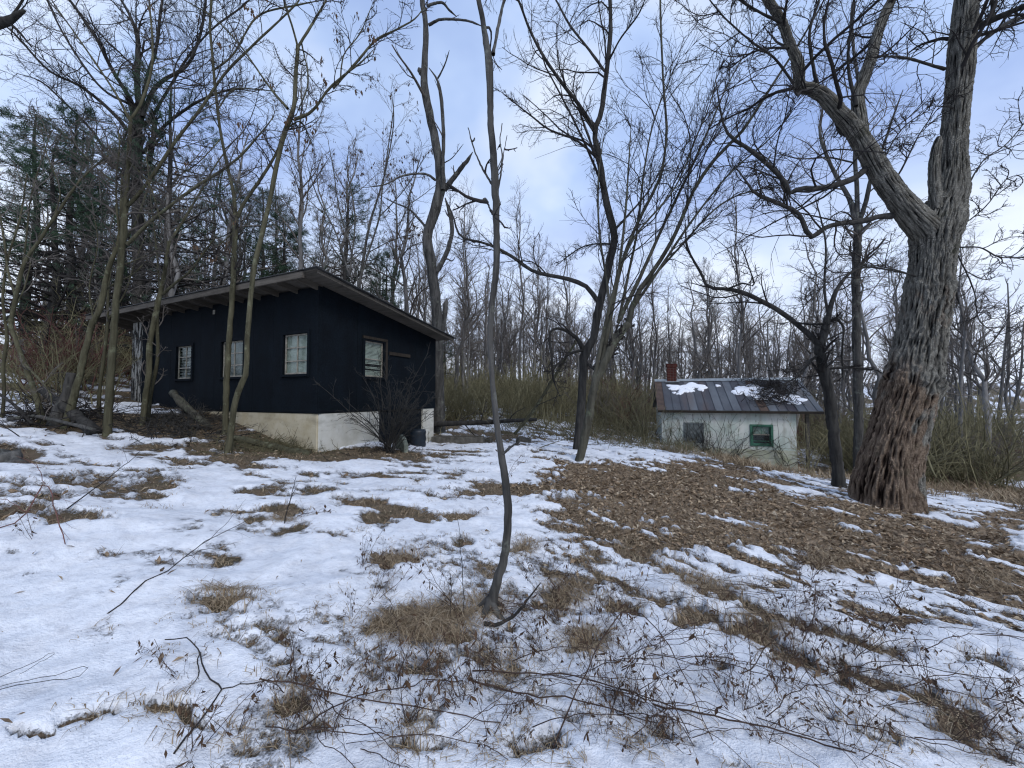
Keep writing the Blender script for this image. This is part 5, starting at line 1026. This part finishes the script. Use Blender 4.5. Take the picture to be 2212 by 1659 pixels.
# canes arching over the snow (a few kinds, copied)
def cane(seed, L, arch):
    r = np.random.default_rng(seed); K = 20; t = np.linspace(0, 1, K); P = np.column_stack([t * L, np.cumsum(r.normal(size=K)) * .012 * L, .01 + arch * np.sin(t * math.pi * .95) + np.cumsum(r.normal(size=K)) * .003]); Rr = np.linspace(.0029, .0012, K)
    c, rr_ = spawn(P[None], Rr[None], r, 9, .1, 1, (35, 70), (.06, .2), 5, .2, .01, .6, .0009); V, Q, T = tube_np([(P, Rr, 5), (c, rr_, 3)]); me = mesh_np('bramble_cane', V, Q, T, True); me.materials.append(M['bramble']); return me
CN = [cane(600 + i, (1.1, .8, 1.4, .6, .9)[i], (.10, .16, .06, .05, .22)[i]) for i in range(5)]
for (xa_, xb_), (ya_, yb_), cnt in (((1150, 2100), (1400, 1659), 50), ((560, 1200), (1480, 1659), 14), ((1300, 2212), (1230, 1400), 34), ((1000, 1500), (1250, 1450), 16)):
    for _ in range(cnt):
        px_, py_ = rw.uniform(xa_, xb_), rw.uniform(ya_, yb_); c = hit(px_, py_); c[2] += .045; k = rw.randrange(5); o = link('bramble_cane', CN[k], None, None, tuple(c)); s = rw.uniform(.5, 1.0) * (.8 + .06 * c[1])
        a_ = rw.choice((rw.uniform(-.75, .1), rw.uniform(-.75, .1), rw.uniform(0, 6.28))); e_ = c + np.array([math.cos(a_), math.sin(a_), 0]) * s; zg = float(H(e_[0], e_[1])) - float(H(c[0], c[1])); o.rotation_euler = (0, -math.atan2(zg, s), a_); o.scale = (s, s, s)
        tag(o, ('long arching', 'short high arched', 'very long low', 'short flat', 'steeply arched')[k] + ' bramble cane ' + wplace(px_, py_), 'bramble', 'bramble canes over the snow')
# singled-out sticks and stems
B_ = M['twig_dark']
stick('fallen_branch', 'long straight bare branch lying over the snow on the left, forked at its upper end', 'branch', [(232,1344,.01),(300,1297,.03),(370,1250,.06),(430,1208,.09),(490,1182,.12),(560,1146,.14)], (.0045, .002), B_, [([(430,1208,.09),(480,1175,.13),(530,1120,.18)], (.003, .001)), ([(400,1228,.07),(440,1215,.08),(520,1190,.06)], (.0025, .001))], seed=3)
stick('fallen_branch', 'hooked bare branch curling over the near snow at lower left', 'branch', [(355,1423,.08),(405,1430,.10),(432,1460,.08),(452,1498,.05),(480,1520,.03),(430,1590,.03),(375,1659,.03)], (.0026, .004), B_, [([(432,1452,.08),(422,1495,.04),(398,1532,.02)], (.003, .0015)), ([(480,1520,.03),(540,1503,.03),(590,1490,.03)], (.0032, .002))], seed=5)
stick('fallen_branch', 'short dark curved stick lying at the foot of the bowed sapling', 'branch', [(1046,1360,.02),(1080,1364,.03),(1115,1350,.06),(1145,1326,.10),(1168,1306,.14)], (.014, .004), M['bark_dark'], seed=7, sub=(2, 0))
stick('bent_stalk', 'thin bent stalk making a narrow loop on the snow at the left edge', 'stalk', [(-30,1512,.02),(60,1500,.03),(150,1492,.03),(190,1474,.04),(175,1468,.04),(60,1494,.03),(0,1502,.02)], (.0016, .0012), B_, sub=None, seed=9)
stick('bent_stalk', 'thin pale stalk bent back on itself above the looped stalk', 'stalk', [(-20,1490,.02),(60,1462,.04),(118,1442,.06),(100,1455,.05),(40,1480,.03)], (.0014, .001), B_, sub=None, seed=10)
stick('fallen_branch', 'bare twig reaching up right across the far snow at left, before the stout sapling', 'branch', [(145,1110,.03),(215,1070,.10),(280,1032,.2),(300,1018,.25)], (.006, .003), B_, seed=11, sub=(2, 1))
stick('cane', 'long straight cane lying across the lower middle snow, upper of two', 'cane', [(1020,1478,.05),(1130,1486,.06),(1250,1500,.07),(1400,1550,.08),(1520,1590,.05)], (.004, .002), M['bramble'], seed=12, leaves=10)
stick('cane', 'long straight cane lying across the lower middle snow, lower of two', 'cane', [(1015,1498,.05),(1120,1528,.05),(1260,1556,.07),(1420,1600,.06)], (.0045, .002), M['bramble'], seed=13, leaves=10)
stick('cane', 'thick cane running off the snow bank at the lower right', 'cane', [(1410,1552,.05),(1560,1590,.06),(1700,1620,.06),(1850,1668,.05)], (.0045, .003), M['bramble'], seed=14, leaves=8)
stick('cane', 'cane bent to a sharp peak over the snow right of the bowed sapling', 'cane', [(1190,1640,.0),(1290,1480,.18),(1350,1440,.30),(1420,1470,.28),(1500,1560,.1),(1540,1620,.0)], (.004, .0022), M['bramble'], seed=15, leaves=14)
stick('cane', 'sharply bent cane among the weeds below the massive tree', 'cane', [(1600,1490,.0),(1640,1475,.12),(1680,1470,.2),(1760,1520,.12),(1840,1590,.0)], (.003, .002), M['bramble'], seed=16, leaves=12)
stick('cane', 'cane with seed heads crossing the bottom edge left of centre', 'cane', [(640,1600,.02),(720,1560,.05),(820,1530,.06),(930,1508,.07),(1000,1500,.05)], (.003, .002), M['bramble'], seed=17, leaves=14)
stick('cane', 'dark cane running along the bottom edge under the grass', 'cane', [(560,1490,.03),(640,1512,.05),(760,1545,.06),(900,1560,.05),(1080,1590,.03)], (.0035, .002), M['bramble'], seed=18, leaves=12)
stick('bramble', 'reddish bramble arching over the snow at the left edge', 'bramble', [(-10,1160,.0),(50,1150,.12),(95,1120,.3),(120,1165,.2),(140,1195,.05)], (.005, .003), M['twig_red'], [([(95,1120,.3),(70,1080,.35),(30,1060,.35)], (.003, .002)), ([(60,1150,.15),(0,1130,.2),(-30,1120,.2)], (.003, .002))], seed=19, sub=(5, 3))
for (bx_, by_, tx_, ty_, rr_, lab) in ((1002,1332,990,1122,.0032,'taller of two upright stems in the wide grass tuft'), (968,1345,974,1240,.0025,'shorter upright stem in the wide grass tuft'), (925,1470,915,1380,.0028,'short upright stem with a leaf at its foot, in the near snow'), (610,1135,640,1030,.006,'forked dead stem rising from a thin grass tuft in front of the shed')):
    c = hit(bx_, by_); t_ = at(tx_, ty_, c[1]); P = smooth_path([[*(c - [0, 0, .03]), 1], [*((c * .6 + t_ * .4) + [.01, 0, 0]), .8], [*t_, .4]], 14); r = np.random.default_rng(int(bx_)); P[1:, :3] += r.normal(size=(13, 3)) * .004
    cc, q = spawn(P[None, :, :3], (P[:, 3] * rr_)[None], r, 6, .3, 1, (15, 35), (.15, .35), 5, .12, .06, .6, .0012); g = [(P[:, :3], P[:, 3] * rr_, 5), (cc, q, 3)]; o = tubes('upright_stem', g, B_, None, 0, 0, c); o.location = c; tag(o, lab, 'stem')

# logs and lumber about the shed
def log(label, pts, w, mat, n=24, seed=0, lump=.25, name='fallen_log', Ys=None, cat='log', sub=None):
    A = []
    for i, q in enumerate(pts): c = at(q[0], q[1], q[2]); A.append([*c, 0])
    P = smooth_path(A, n); Rr = np.linspace(w[0], w[1], n); C = P[:, :3]; Vv, Q, T = tube_np([(C, Rr, 12)], lump, seed); o = C[0]
    cap = len(Vv); Vv = np.vstack([Vv, C[:1]]); T2 = [[cap, (i + 1) % 12, i] for i in range(12)]; T = np.vstack([T, T2])
    g = link(name, mesh_np(name, Vv - o, Q, T, True), mat, None, tuple(o)); tag(g, label, cat)
    if sub:
        r = np.random.default_rng(seed); s = smooth_path(np.column_stack([C, Rr]), 12); c1, r1 = spawn(s[None, :, :3], s[None, :, 3], r, sub, .2, 1, (40, 70), (.15, .4), 6, .15, .03, .3, .008); c2, r2_ = spawn(c1, r1, r, 5, .2, 1, (30, 60), (.3, .5), 5, .2, .02, .5, .004); tubes('twigs', [(c1, r1, 5), (c2, r2_, 3)], M['twig_dark'], g, 0, 0, o)
    return g
log('broken barkless log leaning up against the shed\'s front wall', [(372,848,8.95),(405,882,8.7),(440,915,8.45),(470,945,8.2)], (.075, .10), M['bark_pale'], seed=1)
log('rotting log half buried along the foot of the foundation', [(505,945,7.6),(560,958,7.5),(620,974,7.4),(668,984,7.35)], (.05, .09), M['bark_olive'], seed=2)
log('dark log lying level behind the stone trough right of the shed', [(928,916,12.6),(1000,914,12.5),(1080,910,12.4),(1160,906,12.4)], (.09, .05), M['bark_dark'], seed=3, sub=8)
log('thin dead trunk leaning up to the right behind the bowed sapling', [(1112,938,11.5),(1150,890,11.3),(1185,835,11.0),(1215,785,10.7),(1246,735,10.4)], (.05, .035), M['bark_olive'], seed=4, sub=7)
log('fallen log slanting down to the snow between the left saplings', [(90,842,7.6),(130,870,7.4),(170,902,7.2),(205,935,7.0)], (.07, .10), M['bark_dark'], seed=5, sub=4)
log('broken upright stump piece propped among the left saplings', [(112,925,7.3),(128,890,7.35),(146,850,7.4),(152,805,7.4)], (.11, .06), M['bark_grey'], seed=6)
log('thin branch slanting down from the left edge to the snow', [(-20,840,7.2),(25,870,7.1),(70,915,7.0)], (.03, .02), M['bark_dark'], seed=7, sub=5)
log('forked branch lying under the leaning sapling on the left', [(20,905,7.2),(80,900,7.1),(150,915,6.9),(205,928,6.8)], (.035, .03), M['bark_grey'], seed=8, sub=5)
log('mossy butt of a big log at the left edge of the snow', [(-60,985,5.3),(-20,990,5.25),(15,1000,5.2),(42,1012,5.15)], (.20, .12), M['bark_grey'], seed=9, lump=.5)
# debris mats of dead twigs on the soil by the shed and along the cottage foot
def twigmat(name, label, cx_, cy_, hw, hh, n, L0, L1, mat, rad, seed, up=.25, kind=None):
    r = np.random.default_rng(seed); c = hit(cx_, cy_); a = hit(cx_ + hw, cy_) - c; b_ = hit(cx_, cy_ - hh) - c; q = r.normal(size=(n, 2)) * .55; x = c[0] + a[0] * q[:, 0] + b_[0] * q[:, 1]; y = c[1] + a[1] * q[:, 0] + b_[1] * q[:, 1]
    k = ~inshed(x, y); x, y = x[k], y[k]; n = len(x); K = 5; p = np.zeros((n, K, 3)); p[:, 0] = np.column_stack([x, y, H(x, y)]); d = np.column_stack([r.normal(size=(n, 2)), np.abs(r.normal(size=n)) * up]); d /= np.linalg.norm(d, axis=1, keepdims=True); L = r.uniform(L0, L1, n)
    for j in range(1, K): d = d + r.normal(size=(n, 3)) * [.2, .2, .1]; d /= np.linalg.norm(d, axis=1, keepdims=True); p[:, j] = p[:, j-1] + d * (L / (K - 1))[:, None]; p[:, j, 2] = np.maximum(p[:, j, 2], H(p[:, j, 0], p[:, j, 1]) + .01)
    R0 = (r.uniform(.5, 1.6, n) * rad)[:, None] * np.linspace(1, .4, K)[None]; c2, r2_ = spawn(p, R0, r, 3, .2, 1, (25, 60), (.3, .5), 4, .2, .02, .6, rad * .5)
    o = tubes(name, [(p, R0, 3), (c2, r2_, 3)], mat, None, 0, 0, c); o.location = c; o['kind'] = 'stuff' if kind is None else kind
    if label: o['label'] = label
twigmat('twig_litter', None, 400, 915, 120, 26, 520, .2, .7, M['bark_dark'], .008, 1)
twigmat('twig_litter', None, 610, 968, 110, 16, 420, .15, .5, M['bark_brown'], .006, 2, .4)
twigmat('twig_litter', None, 120, 905, 120, 14, 200, .3, 1.0, M['twig_dark'], .009, 3, .5)
twigmat('twig_litter', None, 1180, 925, 130, 22, 420, .3, 1.2, M['bark_brown'], .009, 4, 1.1)
twigmat('low_brush', None, 1480, 972, 90, 12, 800, .2, .7, M['bark_brown'], .007, 5, 1.0)
twigmat('low_brush', None, 2120, 975, 120, 20, 900, .3, 1.0, M['twig_red'], .01, 7, 1.4)
twigmat('low_brush', None, 1340, 940, 90, 22, 500, .4, 1.2, M['bark_brown'], .01, 8, 1.6)
twigmat('twig_litter', None, 850, 970, 60, 8, 160, .15, .4, M['twig_dark'], .006, 9, .5)
# bush before the gable wall
def bush(label, base, Y, h, n, mat, seed, spread=.35, lean=(0, 0), rad=.01):
    r = np.random.default_rng(seed); b = at(*base, Y); b[2] = float(H(b[0], b[1])); K = 8; p = np.zeros((n, K, 3)); p[:, 0] = r.normal(size=(n, 3)) * [.09, .06, 0]; d = np.column_stack([r.normal(size=n) * spread + lean[0], r.normal(size=n) * spread * .45 + lean[1], np.ones(n)]); L = h * r.uniform(.55, 1.1, n)
    for k in range(1, K): d = d + r.normal(size=(n, 3)) * .08 + np.column_stack([d[:, :2] * .10, np.zeros(n)]); d /= np.linalg.norm(d, axis=1, keepdims=True); p[:, k] = p[:, k-1] + d * (L / (K - 1))[:, None]
    R0 = (r.uniform(.7, 1.5, n) * rad)[:, None] * np.linspace(1, .35, K)[None]; c1, r1 = spawn(p, R0, r, 9, .2, 1, (20, 50), (.2, .4), 6, .15, .0, .5, .0045); c2, r2_ = spawn(c1, r1, r, 4, .2, 1, (25, 50), (.3, .6), 4, .2, .0, .6, .0032)
    e_ = empty('bush', tuple(b), 0, label, 'bush'); link('stems', mesh_np('stems', *tube_np([(p, R0, 6)])[:3], True), mat, e_); link('twigs', mesh_np('twigs', *tube_np([(c1, r1, 4), (c2, r2_, 3)])[:3], True), mat, e_)
bush('bare many stemmed bush growing against the shed\'s gable wall by the cellar opening', (842, 965), 8.35, 2.2, 30, M['bark_dark'], 71, .55, (.08, 0))
bush('leafless tangle left of the cottage\'s front corner', (1395, 940), 14.2, 2.2, 30, M['bark_brown'], 72, .3)
bush('thin bare sapling clump before the cottage porch', (1748, 1010), 12.6, 2.0, 10, M['bark_brown'], 73, .25)
# trough, blocks, slab and barrel
def P_(label, cat, name, mb, mat, loc, rz, bevel=.01): o = link(name, mb.mesh(name, bevel), mat, None, tuple(loc)); o.rotation_euler = (0, 0, rz); tag(o, label, cat); return o
c = at(990, 952, 11.0); c[2] = float(H(c[0], c[1])) - .04
t = empty('stone_trough', tuple(c), -.05, 'long low dark concrete trough behind the shed\'s right corner', 'trough')
for q in ((-.72,.72,-.22,-.16), (-.72,.72,.16,.22)): MB().box(q[0], q[1], q[2], q[3], 0, .30).build('long_side', M['block'], t, .008)
for q in ((-.72,-.66), (.66,.72)): MB().box(q[0], q[1], -.157, .157, 0, .295).build('end_side', M['block'], t, .008)
MB().box(-.655, .655, -.157, .157, 0, .18).build('soil', M['bark_brown'], t)
for (a_, b_, Y_, rz, lab) in ((1130,950,11.2,.4,'grey concrete block tilted in the snow right of the trough'), (1048,935,11.6,-.3,'grey concrete block at the right end of the trough')):
    c = at(a_, b_, Y_); c[2] = float(H(c[0], c[1])) - .03; mb = MB().box(-.2, .2, -.1, -.07, 0, .2).box(-.2, .2, .07, .1, 0, .2).box(-.2, -.165, -.07, .07, 0, .2).box(.165, .2, -.07, .07, 0, .2).box(-.02, .02, -.07, .07, 0, .2); o = P_(lab, 'concrete block', 'concrete_block', mb, M['block'], c, rz, 0); o.rotation_euler = (.1, .12, rz)
c = at(868, 965, 8.75); c[2] = float(H(c[0], c[1])) - .03
P_('pale green round topped slab standing in front of the cellar opening', 'stone slab', 'stone_slab', MB().prism([(-.25, 0), (.26, 0), (.25, .22), (.12, .36), (-.03, .42), (-.17, .34), (-.25, .18)], 'y', -.05, .05), M['stone_green'], c, -.9, .015)
c = at(903, 955, 10.1); c[2] = float(H(c[0], c[1])) - .02
th_ = np.linspace(0, 1, 9); prof = np.array([(.02,.005),(.0,.24),(.10,.262),(.2,.25),(.3,.268),(.42,.25),(.52,.262),(.60,.24),(.605,.02)]); Pc = np.zeros((1, 9, 3)); Pc[0, :, 2] = prof[:, 0]
Pc[0, 0, 2] = 0; d_ = empty('blue_barrel', tuple(c), 0, 'dark blue barrel standing in the cellar opening of the shed', 'barrel'); tt = np.arange(20) * 2 * math.pi / 20
V = np.array([[rr_ * math.cos(a_), rr_ * math.sin(a_), z_] for z_, rr_ in prof for a_ in tt]); idx = np.arange(180).reshape(9, 20); nx_ = np.roll(idx, -1, 1); V = V * [.78, .78, .8]; link('drum', mesh_np('drum', V, np.stack([idx[:-1], nx_[:-1], nx_[1:], idx[1:]], -1).reshape(-1, 4), None, True), M['blue_drum'], d_)
# vines over the cottage wall and branches dropped on its roof
def local(u, v, z): ca, sa = math.cos(CANG), math.sin(CANG); return np.array([CX + u * ca - v * sa, CY + u * sa + v * ca, z])
r = np.random.default_rng(81)
def vine(label, starts, n, L, seed):
    r = np.random.default_rng(seed); K = 12; N = n; p = np.zeros((N, K, 3)); s = r.integers(0, len(starts), N); O = local(starts[0][0], -.08, -.9)
    for i in range(N):
        u, z = starts[s[i]]; u += r.normal() * .12; a = r.uniform(.3, 2.8); l = L * r.uniform(.5, 1.2)
        for k in range(K): p[i, k] = local(u, -.07 - r.random() * .08, z); a += r.normal() * .22 - .03 * (a - 1.57); u += math.cos(a) * l / K; z = min(z + math.sin(a) * l / K, 1.0)
    R0 = np.linspace(1, .45, K)[None] * r.uniform(.006, .012, N)[:, None]; c1, r1 = spawn(p, R0, r, 6, .2, 1, (30, 70), (.15, .35), 6, .2, -.04, .6, .004)
    o = tubes('bare_vine', [(p, R0, 4), (c1, r1, 3)], M['twig_dark'], None, 0, 0, O); o.location = O; tag(o, label, 'vine')
vine('bare vine tangle climbing the cottage wall round the grey window', [(.3, -.6), (.9, -.6), (1.5, -.6)], 44, 1.8, 1); vine('bare vine arching over the cottage wall between its two windows', [(2.0, -.7), (2.6, -.8)], 26, 1.9, 2); vine('thin vine at the right end of the cottage wall', [(4.1, -.9)], 12, 1.7, 3)
n = 150; p = np.zeros((n, 6, 3)); u = r.normal(size=n) * .42 + 3.9; v = r.uniform(.1, 1.5, n); a = r.normal(size=n) * .7; L = r.uniform(.3, 1.0, n)
for k in range(6): q = v + np.sin(a) * L * k / 6 * .5; uu = u + np.cos(a) * L * (k - 2.5) / 6; p[:, k] = np.array([local(x_, y_, ze + (y_ - ye) * sl + .06 + .12 * abs(r.normal())) for x_, y_ in zip(uu, np.clip(q, 0, 1.7))])
O = local(3.9, .8, ze + .7); o = tubes('fallen_branches', [(p, np.full((n, 6), .011) * r.uniform(.5, 1.4, (n, 1)), 3), (spawn(p, np.full((n, 6), .009), r, 3, .2, 1, (30, 60), (.3, .5), 4, .2, 0, .6, .005)[0], np.full((n * 3, 4), .005), 3)], M['twig_dark'], None, 0, 0, O); o.location = O; tag(o, 'heap of fallen dark branches on the right side of the cottage roof', 'branches')
# tree just outside the picture whose dark limb reaches in at the top left
tree('edge_tree', 'dark tree standing off to the left, its broken limb reaching in at the top', (-260, 960), (0, [(-260,960),(-255,700),(-250,400),(-240,100),(-235,-200)], [60,54,48,44,36], 1.5), [(0, [(-240,120),(-120,70),(0,50),(52,22)], [44,40,40,30], 0, -.3), (0, [(-245,300),(-100,120),(20,40),(80,-60)], [14,8], 0, 0)], M['bark_dark'], M['twig_dark'], seed=83, depth=6.0, dens=(4, 4, 3), tl=(.2, .4), trim=.5)
